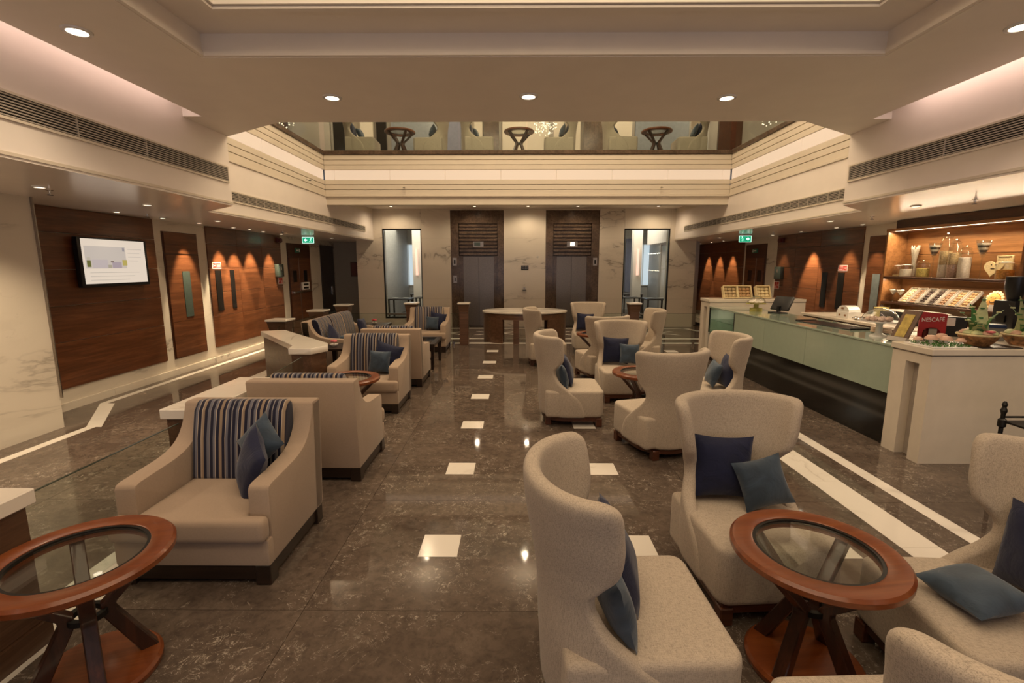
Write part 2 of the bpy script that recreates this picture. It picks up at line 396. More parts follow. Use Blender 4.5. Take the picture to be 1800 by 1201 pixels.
# ------------------------------------------------------------------ ceilings
soff_l = struct(MB().prism([(-6.3, -6), (-3.5, -6), (-3.5, 6.05), (-4.22, 6.68), (-6.3, 6.68)], 2.58, 3.76).box(-6.3, -4.22, 6.68, 15.5, 2.58, 3.36).build('ceiling', 'paint_gloss'))
soff_r = struct(MB().prism([(8, -6), (8, 6.7), (4.72, 6.7), (4.02, 6.05), (4.02, -6)], 2.58, 3.76).box(4.72, 8, 6.7, 17.4, 2.58, 3.36).build('ceiling', 'paint_gloss'))
cl = MB()
cl.prism([(-3.3, 3.87), (3.82, 3.87), (3.82, 5.42), (4.1, 5.42), (4.1, 6.12), (3.14, 5.5), (-2.6, 5.5), (-3.58, 6.12), (-3.58, 5.28), (-3.3, 5.28)], 3.4, 3.57)
cl.box(-3.3, -2.37, -6, 3.87, 3.4, 3.57).box(2.77, 3.82, -6, 3.87, 3.4, 3.57).box(-2.37, 2.77, -6, -2.2, 3.4, 3.57)
near = struct(cl.build('ceiling', 'paint'))
c2 = MB()
c2.box(-2.6, -2.05, -2.5, 4.1, 3.57, 3.63).box(2.43, 3.0, -2.5, 4.1, 3.57, 3.63).box(-2.05, 2.43, 3.5, 4.1, 3.57, 3.63).box(-2.05, 2.43, -2.5, -1.8, 3.57, 3.63)
c2.box(-2.6, -2.3, -2.5, 4.1, 3.63, 4.45).box(2.7, 3.0, -2.5, 4.1, 3.63, 4.45).box(-2.3, 2.7, 3.8, 4.1, 3.63, 4.45).box(-2.3, 2.7, -2.5, -2.1, 3.63, 4.45).box(-2.6, 3.0, -2.5, 4.1, 4.45, 4.5)
struct(c2.build('ceiling', 'paint'))
tr = MB()                                               # mouldings of the coffer
def frame(m, x0, x1, y0, y1, z0, z1, d):
    m.box(x0, x0 + d, y0, y1, z0, z1).box(x1 - d, x1, y0, y1, z0, z1).box(x0 + d, x1 - d, y1 - d, y1, z0, z1).box(x0 + d, x1 - d, y0, y0 + d, z0, z1)
frame(tr, -2.37, 2.77, -2.2, 3.87, 3.405, 3.43, .03); frame(tr, -2.37, 2.77, -2.2, 3.87, 3.435, 3.45, .018)
frame(tr, -2.09, 2.47, -1.84, 3.54, 3.553, 3.57, .05); frame(tr, -2.05, 2.43, -1.8, 3.5, 3.575, 3.6, .03)
struct(tr.build('trim_1', 'paint'))
struct(MB().box(-6.3, 6.9, 11.15, 14.76, 3.5, 3.62).build('ceiling', 'paint'))
struct(MB().box(-6.3, -4.22, 10.93, 14.76, 3.361, 3.499).box(4.72, 6.9, 10.93, 14.76, 3.361, 3.499).build('trim_9', 'paint_side', None, 0))
struct(MB().box(-9, 9.5, 5.2, 15.6, 7.5, 7.6).build('ceiling', 'paint'))
struct(MB().box(-3.6, 4.1, -6, 5.45, 4.6, 4.7).box(-3.6, -3.3, -6, 5.4, 3.70, 3.76).box(3.8, 4.1, -6, 5.4, 3.70, 3.76).build('ceiling', 'paint'))

# ------------------------------------------------------------------ walls
wl = struct(MB().box(-6.1, XL, -6, 15.5, 0, 2.6).build('wall_left', 'wmarble_wall'))
wr = struct(MB().box(XR, XR + .3, -6, 17.4, 0, 2.6).build('wall_right', 'wmarble_wall'))
for k in range(4):
    MB().box(XL, -5.23, 5.25 - 2.4 * (k + 1) + .003, 5.25 - 2.4 * k, 0, 2.58).build('marble_slab', 'wmarble_wall', wl)
def planks(parent, x0, x1, y0, y1, zs, splits=(), mat='panel'):
    ys = [y0, *splits, y1]
    for a, b in zip(ys[:-1], ys[1:]):
        for c, d in zip(zs[:-1], zs[1:]):
            MB().box(x0, x1, a + .003, b - .003, c + .003, d - .003).bevel(.003, 1).build('wood_panel', mat, parent, 0)
ZS = [.28, .88, 1.34, 1.80, 2.26, 2.58]
planks(wl, XL, XL + .025, 5.80, 7.72, ZS)
planks(wl, XL, XL + .025, 9.02, 11.85, ZS, (10.0, 10.95))
MB().box(XL, XL + .022, 5.255, 5.30, .5, 2.58).box(XL, -5.2, 5.25, 5.262, .35, 2.58).build('corner_strip', 'steel', wl, 0)
for a, b in ((9.18, 9.36), (9.66, 9.80)):
    s_ = MB().box(XL + .02, XL + .034, a, b, .98, 1.76).build('door_slot', 'slotdark', wl, 0)
planks(wr, XR - .025, XR, 9.14, 12.1, ZS, (10.4, 11.3))
planks(wr, XR - .025, XR, 13.85, 17.2, ZS, (15.0, 16.1))
for a, b in ((9.55, 9.74), (10.07, 10.24)):
    MB().box(XR - .034, XR - .02, a, b, .98, 1.71).build('door_slot', 'slotdark', wr, 0)
# end walls of the side aisles
struct(MB().box(-6.1, -4.6, 15.4, 15.6, 0, 2.6).build('wall_end', 'grey_paint'))
struct(MB().box(5.2, 6.85, 17.25, 17.5, 0, 2.6).build('wall_end', 'grey_paint'))
# baseboards
for k in range(5):
    y0 = 5.26 + 1.35 * k
    b_ = MB().box(XL, XL + .03, y0, y0 + 1.347, 0, .10).build('baseboard_left' , 'wmarble_wall', None, 0); struct(b_)
for k in range(4):
    b_ = MB().box(XR - .03, XR, 9.0 + 1.35 * k, 9.0 + 1.35 * k + 1.347, 0, .10).build('baseboard_right', 'wmarble_wall', None, 0); struct(b_)

# back wall of marble slabs with lifts and two restaurant windows
wb = struct(MB().box(-4.75, -3.96, 14.43, 14.75, 0, 3.5).box(-2.8, -1.93, 14.43, 14.75, 0, 3.5).box(-.35, .9, 14.43, 14.75, 0, 3.5).box(2.49, 3.22, 14.43, 14.75, 0, 3.5).box(4.58, 5.36, 14.43, 14.75, 0, 3.5)
    .box(-3.96, -2.8, 14.43, 14.75, 0, .26).box(3.22, 4.58, 14.43, 14.75, 0, .26).box(-3.96, -2.8, 14.43, 14.75, 2.93, 3.5).box(3.22, 4.58, 14.43, 14.75, 2.93, 3.5)
    .box(-1.93, -.35, 14.43, 14.75, 3.46, 3.5).box(.9, 2.49, 14.43, 14.75, 3.46, 3.5).build('wall_back', 'wmarble_wall'))
for x0, x1 in ((-4.75, -3.96), (-2.8, -1.93), (-.35, .9), (2.49, 3.22), (4.58, 5.36)):
    for z0, z1 in ((0, .85), (.85, 1.75), (1.75, 2.65), (2.65, 3.5)):
        MB().box(x0 + .002, x1 - .002, 14.40, 14.43, z0 + .0015, z1 - .0015).build('marble_slab', 'wmarble_wall', wb, 0)
for x0, x1 in ((-3.96, -2.8), (3.22, 4.58)):
    for z0, z1 in ((0, .26), (2.93, 3.5)):
        MB().box(x0 + .002, x1 - .002, 14.40, 14.43, z0 + .0015, z1 - .0015).build('marble_slab', 'wmarble_wall', wb, 0)
struct(MB().box(-4.75, -4.6, 14.75, 15.4, 0, 2.6).box(5.21, 5.36, 14.75, 17.25, 0, 2.6).build('wall_return', 'wmarble_wall'))
struct(MB().box(5.36, 5.46, 14.55, 14.7, 0, 2.58).box(5.55, 5.66, 14.9, 15.0, 0, 2.58).build('trim_2', 'steel'))
# wall behind the camera, and upper storey shell
struct(MB().box(-6.3, 7, -6.2, -6, 0, 4.6).build('wall_front', 'paint'))
struct(MB().box(-9, 9.5, 15.2, 15.4, 4.2, 7.5).box(-8.2, -8, 5.4, 15.2, 4.2, 7.5).box(8.5, 8.7, 5.4, 15.2, 4.2, 7.5).box(-9, 9.5, 5.2, 5.45, 3.57, 7.5).build('wall_upper', 'grey_paint'))
struct(MB().box(-8, 8.5, 11.15, 15.2, 4.1, 4.33).box(-8, -4.47, 5.45, 11.15, 4.1, 4.33).box(4.97, 8.5, 5.45, 11.15, 4.1, 4.33).build('floor', 'liftmarble'))

# fascias round the opening: stacked boards, light panels and stone edge
def fascia(name, axis, a0, a1, pos, inward, joints):
    def bx(m, lo, hi, z0, z1, p0, p1):
        q0, q1 = sorted((pos + p0 * inward, pos + p1 * inward))
        return m.box(lo, hi, q0, q1, z0, z1) if axis == 'x' else m.box(q0, q1, lo, hi, z0, z1)
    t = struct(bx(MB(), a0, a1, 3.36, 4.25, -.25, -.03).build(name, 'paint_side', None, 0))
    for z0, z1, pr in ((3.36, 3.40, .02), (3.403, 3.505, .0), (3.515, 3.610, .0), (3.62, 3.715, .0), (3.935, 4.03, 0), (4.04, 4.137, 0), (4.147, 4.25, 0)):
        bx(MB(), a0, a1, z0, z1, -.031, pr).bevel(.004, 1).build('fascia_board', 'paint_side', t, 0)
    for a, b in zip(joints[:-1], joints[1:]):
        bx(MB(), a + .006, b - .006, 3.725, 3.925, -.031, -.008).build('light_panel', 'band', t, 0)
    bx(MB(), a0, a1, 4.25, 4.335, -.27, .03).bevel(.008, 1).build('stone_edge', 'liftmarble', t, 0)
    return t
jx = [-4.22, -4.0] + [-4.0 + 1.225 * k for k in range(1, 7)] + [4.55, 4.72]
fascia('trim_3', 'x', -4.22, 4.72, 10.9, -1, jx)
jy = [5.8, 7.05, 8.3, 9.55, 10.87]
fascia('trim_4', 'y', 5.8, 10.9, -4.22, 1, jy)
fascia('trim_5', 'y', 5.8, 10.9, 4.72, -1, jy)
struct(MB().box(-4.22, 4.72, 10.93, 11.15, 3.19, 3.5).build('trim_6', 'paint_side', None, 0))
# slim mouldings along the lower edges of the aisle fascias
tr = MB().box(-3.5, -3.49, -6, 6.05, 2.60, 2.625).box(4.01, 4.02, -6, 6.05, 2.60, 2.625).box(-4.22, -4.21, 6.7, 14.4, 2.60, 2.62).box(4.71, 4.72, 6.7, 14.4, 2.60, 2.62)
struct(tr.build('trim_7', 'paint_side', None, 0))

# ------------------------------------------------------------------ air vents
def vent(label, x, inward, y0, y1, z0, z1, ns, div):
    t = thing('air_vent', label, 'vent', (x, (y0 + y1) / 2, z0), 0, 'air vents in the aisle fascias')
    L = (y1 - y0) / 2; h = z1 - z0; i = inward
    def bx(m, a, b, y_0, y_1, z_0, z_1): return m.box(min(a * i, b * i), max(a * i, b * i), y_0, y_1, z_0, z_1)
    bx(MB(), .001, .004, -L, L, 0, h).build('backing', 'ventdark', t, 0)
    m = MB(); bx(m, 0, .018, -L, L, -.018, 0); bx(m, 0, .018, -L, L, h, h + .018); bx(m, 0, .018, -L - .018, -L, -.018, h + .018); bx(m, 0, .018, L, L + .018, -.018, h + .018)
    m.build('frame', 'paint_side', t, 0)
    for k in range(ns):
        z = h * (k + .5) / ns
        bx(MB(), .004, .014, -L, L, z - h / ns * .22, z + h / ns * .22).build('slat', 'ventmetal', t, 0)
    n = int((y1 - y0) / div); dm = bx(MB(), .004, .015, -.006, .006, 0, h).mesh('divider', 'ventmetal', 0)
    for k in range(1, n): put('divider', dm, t, (0, -L + k * div, 0))
vent('long slatted air vent on the left fascia nearest the camera, above the television', -3.5, 1, -2.5, 5.98, 2.86, 3.02, 8, .72)
vent('long slatted air vent on the right fascia nearest the camera, above the cafe counter', 4.02, -1, -2.5, 5.98, 2.86, 3.02, 8, .72)
vent('finer air vent on the far left fascia running towards the lift wall', -4.22, 1, 6.95, 13.6, 2.80, 2.93, 6, .25)
vent('finer air vent on the far right fascia running towards the lift wall', 4.72, -1, 6.95, 13.6, 2.80, 2.93, 6, .25)

# ------------------------------------------------------------------ downlights and spots
def downlight(label, x, y, z, r, mat_, power=0, angle=110, aim=None, blend=.6, col=WARM2, group=None):
    t = thing('downlight', label, 'ceiling light', (x, y, z), 0, group)
    MB().lathe([(r * .8, -.002), (r * .82, -.012), (r * 1.12, -.010), (r * 1.15, 0), (r * .8, 0)], n=24).build('rim', 'ceramic', t)
    MB().lathe([(r * .8, -.004), (r * .8, -.001)], n=24).build('lamp_face', mat_, t)
    if power:
        rot = (0, 0, 0)
        l = light('downlight_beam', 'SPOT', (x, y, z - .04), power, col, rot, spot_size=R(angle), spot_blend=.95 if angle < 130 and angle > 100 else blend, shadow_soft_size=.05)
        if aim:
            l.rotation_euler = (Vector(aim) - Vector((x, y, z - .04))).to_track_quat('-Z', 'Y').to_euler()
    return t
GN = 'round downlights in the ceiling over the near seating'
for x, y, lb in ((-1.71, 4.72, 'round downlight left of centre near the front edge of the near ceiling'), (.12, 4.70, 'round downlight in the middle near the front edge of the near ceiling'), (1.97, 4.75, 'round downlight right of centre near the front edge of the near ceiling'), (-2.93, 3.44, 'large round downlight at upper left beside the left cove slot'), (3.31, 3.42, 'large round downlight at upper right beside the right cove slot')):
    downlight(lb, x, y, 3.4, .075, 'lamp', 37, 125, group=GN)
for x, y in ((-2.9, 0.6), (3.3, 0.6), (-1.7, -3.2), (2.0, -3.2)):
    light('near_ceiling_beam', 'SPOT', (x, y, 3.36), 37, WARM2, (0, 0, 0), spot_size=R(125), spot_blend=.6, shadow_soft_size=.05)
GL = 'wall washing spots along the left aisle'
for k, (x, y, p) in enumerate(((-5.46, 6.66, 24), (-5.46, 7.52, 16), (-5.45, 8.36, 221), (-5.44, 9.35, 323), (-5.40, 9.85, 323), (-5.44, 10.45, 289), (-5.44, 11.25, 255))):
    downlight(f'small wall spot {["above the television", "past the right edge of the television panel", "over the narrow left door", "over the left pair of door slots", "just past the left pair of door slots", "second from the far end of the left panel wall", "at the far end of the left panel wall"][k]}', x, y, 2.58, .04, 'lampsmall', p, 46, (-5.80, y, 1.1), .4, WARM, GL)
GR = 'wall washing spots along the right aisle'
for k, (x, y, p) in enumerate(((6.20, 8.75, 70), (6.20, 9.45, 110), (6.20, 10.6, 330), (6.20, 11.75, 40), (6.20, 14.5, 210), (6.20, 15.4, 210), (6.20, 16.3, 210))):
    downlight(f'small wall spot {["over the narrow right door", "over the pair of right door slots", "making the bright cone on the right panel wall", "at the far end of the right panel wall", "first in the far right corridor", "second in the far right corridor", "third in the far right corridor"][k]}', x, y, 2.58, .04, 'lampsmall', p, 46, (6.55, y, 1.1), .4, WARM, GR)
for x, y, lb, p in ((-4.45, 4.58, 'dim recessed downlight in the left soffit before the marble pillar', 125), (-4.45, 5.9, 'dim recessed downlight in the left soffit opposite the television', 18), (-4.9, 8.0, 'dim recessed downlight in the left soffit facing the narrow door', 10), (-4.9, 12.9, 'dim recessed downlight in the left soffit near the exit sign', 12),
                 (4.95, 6.1, 'dim recessed downlight in the right soffit over the cafe counter', 16), (5.2, 8.1, 'dim recessed downlight in the right soffit over the work counter', 14), (5.4, 12.9, 'dim recessed downlight in the right soffit near the exit sign', 12)):
    downlight(lb, x, y, 2.58, .05, 'lamp', p, 110, col=WARM2, group='dim recessed lights in the aisle soffits')
light('soffit_beam', 'SPOT', (-4.45, 2.9, 2.54), 110, WARM2, (0, 0, 0), spot_size=R(120), spot_blend=.6, shadow_soft_size=.05)
light('soffit_beam', 'SPOT', (4.75, 2.7, 2.54), 75, WARM2, (0, 0, 0), spot_size=R(120), spot_blend=.6, shadow_soft_size=.05)
for x, y, lb in ((-3.5, 13.75, 'downlight over the lobby beside the left restaurant window'), (-1.15, 13.75, 'downlight over the lobby before the left lift'), (.35, 13.75, 'downlight over the lobby between the two lifts'), (1.75, 13.75, 'downlight over the lobby before the right lift'), (4.0, 13.75, 'downlight over the lobby beside the right restaurant window')):
    downlight(lb, x, y, 3.5, .06, 'lamp', 34, 165, group='downlights over the lift lobby')
for x in (-5.5, -2.7, .3, 3.3, 6.0):
    light('lounge_lamp', 'POINT', (x, 13.3, 6.9), 70, WARM2, shadow_soft_size=.08)

# sprinklers
def sprinkler(label, x, y, z, side=None):
    t = thing('sprinkler', label, 'sprinkler', (x, y, z), 0, 'small ceiling sprinklers')
    if side is None:
        MB().lathe([(.03, 0), (.032, -.008), (.012, -.01), (.012, -.03), (.006, -.035), (.006, -.05)], n=12).build('stem', 'chrome', t)
        MB().lathe([(.022, -.05), (.024, -.053), (.022, -.056)], n=12).build('deflector', 'iron', t)
    else:
        dx, dy = side
        MB().tube([(0, 0, 0), (dx * .05, dy * .05, 0), (dx * .07, dy * .07, -.02)], .012, 8).build('stem', 'chrome', t)
        MB().lathe([(.028, -.025), (.028, -.02)], (dx * .07, dy * .07, 0), 10).build('deflector', 'iron', t)
for x, y, lb in ((-4.52, 4.75, 'sprinkler in the left soffit before the marble pillar'), (-5.2, 6.87, 'sprinkler in the left soffit right of the television'), (-4.9, 10.2, 'sprinkler in the left soffit opposite the far panels'), (5.11, 5.5, 'sprinkler in the right soffit above the cafe shelves'), (5.3, 7.3, 'sprinkler in the right soffit above the counter till'), (5.6, 10.6, 'sprinkler in the right soffit by the bright wall cone')):
    sprinkler(lb, x, y, 2.58)
sprinkler('side sprinkler on the back fascia below the light band, left of centre', -2.45, 10.88, 3.56, (0, -1))
sprinkler('side sprinkler on the back fascia below the light band, right of centre', 3.2, 10.88, 3.56, (0, -1))
sprinkler('side sprinkler on the left fascia below the light band', -4.20, 9.9, 3.56, (1, 0))
sprinkler('side sprinkler on the right fascia below the light band', 4.70, 9.9, 3.56, (-1, 0))

# ------------------------------------------------------------------ doors on the aisle walls
d = struct(MB().box(XL, XL + .008, 7.90, 8.77, .27, 2.41).build('door_1', 'panel_dark', None, 0))
for z0, z1 in ((.28, .9), (.9, 1.78), (1.78, 2.03), (2.05, 2.20), (2.20, 2.40)):
    MB().box(XL + .006, XL + .025, 7.93, 8.74, z0 + .002, z1 - .002).build('wood_panel', 'panel', d, 0)
MB().box(XL + .02, XL + .034, 8.27, 8.46, .96, 1.75).build('door_slot', 'slotglass', d, 0)
d = struct(MB().box(XR - .008, XR, 8.34, 9.0, .1, 2.38).build('door_2', 'panel_dark', None, 0))
for z0, z1 in ((.1, .9), (.9, 1.78), (1.78, 2.08), (2.10, 2.37)):
    MB().box(XR - .025, XR - .006, 8.36, 8.98, z0 + .002, z1 - .002).build('wood_panel', 'panel', d, 0)
MB().box(XR - .034, XR - .02, 8.62, 8.80, .9, 1.70).build('door_slot', 'slotlight', d, 0)
def double_door(name, x, i, y0, y1, extra):
    def bx(a, b, c, d_, e, f, nm, m, par): return MB().box(min(x + a * i, x + b * i), max(x + a * i, x + b * i), c, d_, e, f).build(nm, m, par, 0)
    d = struct(bx(0, .008, y0, y1, .02, 2.42, name, 'panel_dark', None))
    ym = (y0 + y1) / 2 - .1
    bx(.006, .02, y0 + .02, y1 - .02, 2.09, 2.40, 'header_panel', 'panel_dark', d)
    for a, b in ((y0 + .06, ym - .012), (ym + .012, y1 - .06)):
        l = bx(.006, .03, a, b, .04, 2.05, 'door_leaf', 'panel', d)
        c = (a + b) / 2
        bx(.028, .036, c - .10, c + .10, 1.42, 1.72, 'door_pane', 'slotdark', l)
    bx(.006, .034, ym - .012, ym + .012, .04, 2.05, 'meeting_strip', 'steel', d)
    if extra:
        bx(.03, .09, y0 + .12, y1 - .2, 1.14, 1.18, 'push_bar', 'chrome', d)
        f = bx(.03, .07, ym + .06, y1 - .28, 1.20, 1.40, 'notice_frame', 'white', d)
        for z in (1.23, 1.32): bx(.07, .075, ym + .12, y1 - .36, z, z + .05, 'notice_pane', 'slotdark', f)
    return d
double_door('door_3', XL, 1, 12.2, 13.55, True)
double_door('door_4', XR, -1, 12.62, 13.75, False)
d = struct(MB().box(XL, XL + .03, 14.27, 15.25, .01, 2.45).build('door_5', 'espresso', None, 0))
h = MB().box(XL + .03, XL + .045, 14.97, 15.03, .95, 1.2); h.box(XL + .045, XL + .075, 14.86, 15.02, 1.03, 1.06); h.build('door_handle', 'chrome', d, 0)
t = thing('picture', 'small framed picture on the grey end wall of the left aisle', 'picture', (-5.12, 15.4, 1.5))
MB().box(-.17, .17, -.02, 0, 0, .46).build('frame', 'walnut', t, 0)
MB().box(-.14, .14, -.024, -.02, .03, .43).build('print', plain('picture_red', (.20, .06, .05)), t, 0)
MB().lathe([(.05, 0), (.05, .003)], n=12).build('pale_disc', 'white', t).location = (.06, -.026, .14)

# ------------------------------------------------------------------ television
tv = thing('television', 'wall mounted black flat television with a bright white screen, on the wood panel at left', 'television', (-5.70, 6.82, 1.56))
MB().box(-.045, .02, -.585, .585, 0, .665).bevel(.012, 2).build('body', 'blackplastic', tv)
MB().box(-.075, -.04, -.25, .25, .15, .5).build('wall_bracket', 'iron', tv, 0)
sc = MB().box(.018, .0215, -.535, .535, .045, .645).build('screen', 'screen', tv, 0)
def scr(name, y0, y1, z0, z1, c, dx=.0222):
    mm = emit('screen_' + name, c, .62); mm.node_tree.nodes['Principled BSDF'].inputs['Base Color'].default_value = (.02, .02, .02, 1); MB().box(.02, dx, y0, y1, z0, z1).build(name, mm, sc, 0)
scr('photo_panel', -.50, .17, .25, .55, (.86, .74, .64))
scr('jar_image', -.48, -.42, .27, .36, (.20, .20, .05), .0226); scr('jar_cap', -.475, -.425, .36, .40, (.75, .65, .5), .0226)
scr('bowl_image', -.40, -.15, .255, .37, (.78, .66, .64), .0226); scr('table_image', -.08, .08, .255, .34, (.60, .48, .52), .0226); scr('leaf_image', -.16, -.09, .255, .30, (.6, .52, .38), .0226)
scr('cup_image', -.10, -.05, .335, .35, (.2, .12, .1), .0229); scr('glass_image', .10, .18, .29, .37, (.72, .58, .16), .0226); scr('emblem_image', .12, .155, .49, .54, (.45, .40, .42), .0226)
for k in range(4): scr('text_line', .21, .21 + (.26, .22, .24, .18)[k], .52 - .055 * k, .526 - .055 * k, (.70, .60, .52))
for k in range(3): scr('text_line', -.45, .40 - .1 * k, .19 - .05 * k, .196 - .05 * k, (.74, .63, .52))

# ------------------------------------------------------------------ signs on and by the walls
def exit_sign(label, x, y, flip):
    t = thing('exit_sign', label, 'sign', (x, y, 2.40), 0, 'green emergency exit signs')
    MB().box(-.14, .14, -.015, .015, 0, .14).bevel(.004, 1).build('lit_box', 'exit', t, 0)
    f = MB(); f.box(-.145, .145, -.018, -.012, -.005, .004).box(-.145, .145, -.018, -.012, .136, .145).box(-.145, -.136, -.018, -.012, .004, .136).box(.136, .145, -.018, -.012, .004, .136); f.build('frame', 'exitwhite', t, 0)
    MB().tube([(-.08, 0, .14), (-.08, 0, .18)], .006).tube([(.08, 0, .14), (.08, 0, .18)], .006).build('hanger', 'chrome', t)
    s_ = -1 if flip else 1
    a = [(-.105, .07), (-.06, .11), (-.06, .085), (-.02, .085), (-.02, .055), (-.06, .055), (-.06, .03)]
    MB().prism([(s_ * p, q) for p, q in a], -.0185, -.015, 'y').build('arrow', 'exitwhite', t, 0)
    m = MB(); Y = -.017
    m.lathe([(.012, 0), (.012, .004)], n=10)
    for v in m.bm.verts: v.co = Vector((s_ * .075 + v.co.x, Y - v.co.z + .002, .115 + v.co.y))
    for p0, p1, wd in (((.07, .10), (.058, .065), .018), ((.065, .095), (.04, .085), .010), ((.068, .095), (.092, .078), .010), ((.058, .066), (.08, .045), .011), ((.08, .045), (.072, .02), .010), ((.058, .066), (.045, .04), .011), ((.045, .04), (.022, .036), .010)):
        m.bar((s_ * p0[0], Y, p0[1]), (s_ * p1[0], Y, p1[1]), .003, wd, (0, 1, 0))
    m.build('running_figure', 'exitwhite', t, 0)
exit_sign('lit green exit sign with arrow pointing left, hanging over the left aisle', -5.12, 11.95, False)
exit_sign('lit green exit sign with arrow pointing right, hanging over the right aisle', 5.42, 11.5, True)
for x, y, i, lb in ((XL + .02, 12.75, 1, 'unlit green exit sign fixed above the double doors at left'), (XR - .02, 13.2, -1, 'unlit green exit sign fixed above the double doors at right')):
    t = thing('exit_sign', lb, 'sign', (x, y, 2.19), 0)
    MB().box(0, .03 * i, -.13, .13, 0, .11).build('box', 'exitdim', t, 0)
    MB().box(.03 * i, .032 * i, -.10, .02, .04, .07).box(.03 * i, .032 * i, .05, .09, .02, .09).build('symbol', 'white', t, 0)
def red_sign(label, x, i, y, z, L=.27, h=.12):
    t = thing('fire_sign', label, 'sign', (x, y, z), 0, 'small red fire signs')
    MB().box(0, .006 * i, -L / 2, L / 2, 0, h).build('plate', 'white', t, 0)
    MB().box(.006 * i, .008 * i, -L / 2 + .012, -L / 2 + .10, .012, h - .012).box(.006 * i, .008 * i, -L / 2 + .108, L / 2 - .012, .012, h - .012).build('red_field', 'red', t, 0)
    m = MB(); q = .0085 * i
    c = -L / 2 + .055 if i > 0 else -L / 2 + .055
    m.box(.0078 * i, q, c - .03, c + .03, h / 2 - .008, h / 2 + .008).box(.0078 * i, q, c - .03, c - .014, h / 2 - .024, h / 2 + .024)
    for k in range(3): m.box(.0078 * i, q, c + .075, L / 2 - .03, .03 + k * .025, .038 + k * .025)
    m.build('print', 'white', t, 0)
red_sign('small red fire sign above the left pair of door slots', XL + .025, 1, 9.25, 1.79)
red_sign('small red fire sign under the dark box at the far end of the left panels', XL + .025, 1, 11.72, 1.40, .22, .16)
red_sign('small red fire sign above the right pair of door slots', XR - .025, -1, 9.62, 1.74)
red_sign('small red fire sign under the dark box at the far end of the right panels', XR - .025, -1, 11.98, 1.28, .22, .18)
for x, i, y, z, lb in ((XL + .025, 1, 11.62, 1.58, 'dark grey wall box above a red sign at the far end of the left panels'), (XR - .025, -1, 11.85, 1.52, 'dark grey wall box above a red sign at the far end of the right panels')):
    t = thing('wall_box', lb, 'box', (x, y, z))
    MB().box(0, .09 * i, -.14, .14, 0, .30).bevel(.012, 2).build('case', 'slotglass', t)
    MB().box(.09 * i, .094 * i, -.03, .03, .16, .24).build('dial', 'chrome', t, 0)
for x, i, y, lb in ((XL + .025, 1, 11.74, 'dark red fire alarm sounder high on the far left panel'), (XR - .025, -1, 11.9, 'dark red fire alarm sounder high on the far right panel')):
    t = thing('fire_alarm', lb, 'alarm', (x, y, 2.42))
    MB().box(0, .05 * i, -.10, .10, -.02, .10).bevel(.01, 2).build('base', 'darkred', t)
    MB().box(.05 * i, .085 * i, -.07, .07, 0, .08).bevel(.015, 2).build('sounder', 'darkred', t)

# ------------------------------------------------------------------ lifts
def lift(name, x0, x1, dx0, dx1, display_lit, plate_side):
    d = struct(MB().box(x0, x1, 14.62, 14.75, 0, 3.46).build(name, 'liftmarble', None, 0))
    P = lambda nm, m, *b, par=d, bev=0: (MB().box(*b).bevel(bev, 1) if bev else MB().box(*b)).build(nm, m, par, 0)
    P('marble_jamb', 'liftmarble', x0, dx0 - .12, 14.42, 14.62, 0, 2.62); P('marble_jamb', 'liftmarble', dx1 + .12, x1, 14.42, 14.62, 0, 2.62)
    P('marble_lintel', 'liftmarble', x0, x1, 14.42, 14.62, 3.08, 3.46); P('marble_jamb', 'liftmarble', x0, dx0 - .12, 14.42, 14.62, 2.622, 3.078); P('marble_jamb', 'liftmarble', dx1 + .12, x1, 14.42, 14.62, 2.622, 3.078)
    P('door_frame', 'liftmarble', dx0 - .12, dx0, 14.47, 14.62, 0, 2.14); P('door_frame', 'liftmarble', dx1, dx1 + .12, 14.47, 14.62, 0, 2.14)
    for k in range(9):                                   # ribbed marble above the doors
        z = 2.14 + k * .105
        P('marble_rib', 'liftmarble', dx0 - .118, dx1 + .118, 14.45, 14.62, z + .004, z + .085, bev=.012)
    c = (dx0 + dx1) / 2
    P('door_leaf', 'doorsteel', dx0, c - .003, 14.53, 14.56, .02, 2.12); P('door_leaf', 'doorsteel', c + .003, dx1, 14.53, 14.56, .02, 2.12)
    f = P('display', 'steel', c - .16, c + .16, 14.435, 14.455, 2.40, 2.56, bev=.004)
    P('display_window', 'lamp' if display_lit else 'slotglass', c - .05 if display_lit else c - .12, c + .07 if display_lit else c + .06, 14.43, 14.437, 2.43, 2.53, par=f)
    px = x0 + .11 if plate_side < 0 else x1 - .11
    s_ = P('sign_plate', 'steel', px - .06, px + .06, 14.41, 14.42, 1.85, 2.08); P('symbol', 'iron', px - .025, px + .025, 14.405, 14.41, 1.90, 2.02, par=s_)
    if plate_side < 0:
        s_ = P('sign_plate', 'steel', px - .05, px + .06, 14.41, 14.42, 1.33, 1.55); P('symbol', 'iron', px - .015, px + .02, 14.405, 14.41, 1.38, 1.50, par=s_)
    return d
lift('door_6', -1.93, -.35, -1.57, -.65, False, -1)
lift('door_7', .9, 2.49, 1.24, 2.14, True, 1)
t = thing('call_panel', 'black lift call button panel on the marble between the lifts', 'panel', (.27, 14.4, 1.13))
MB().box(-.055, .055, -.012, 0, 0, .22).build('plate', 'blackplastic', t, 0)
MB().lathe([(.022, 0), (.022, .006)], n=14).build('button', 'chrome', t).location = (0, -.013, .15)
t.children[1].rotation_euler = (R(90), 0, 0)
MB().box(-.03, .03, -.016, -.012, .03, .07).build('lower_button', 'steel', t, 0)
t = thing('notice_plate', 'small dark engraved plate above the call panel between the lifts', 'sign', (.28, 14.4, 1.73))
MB().box(-.11, .11, -.012, 0, 0, .12).build('plate', 'iron', t, 0)
for k in range(4): MB().box(-.09 + k * .047, -.055 + k * .047, -.015, -.012, .03, .045).box(-.09 + k * .047, -.055 + k * .047, -.015, -.012, .07, .085).build('raised_mark', 'steel', t, 0)
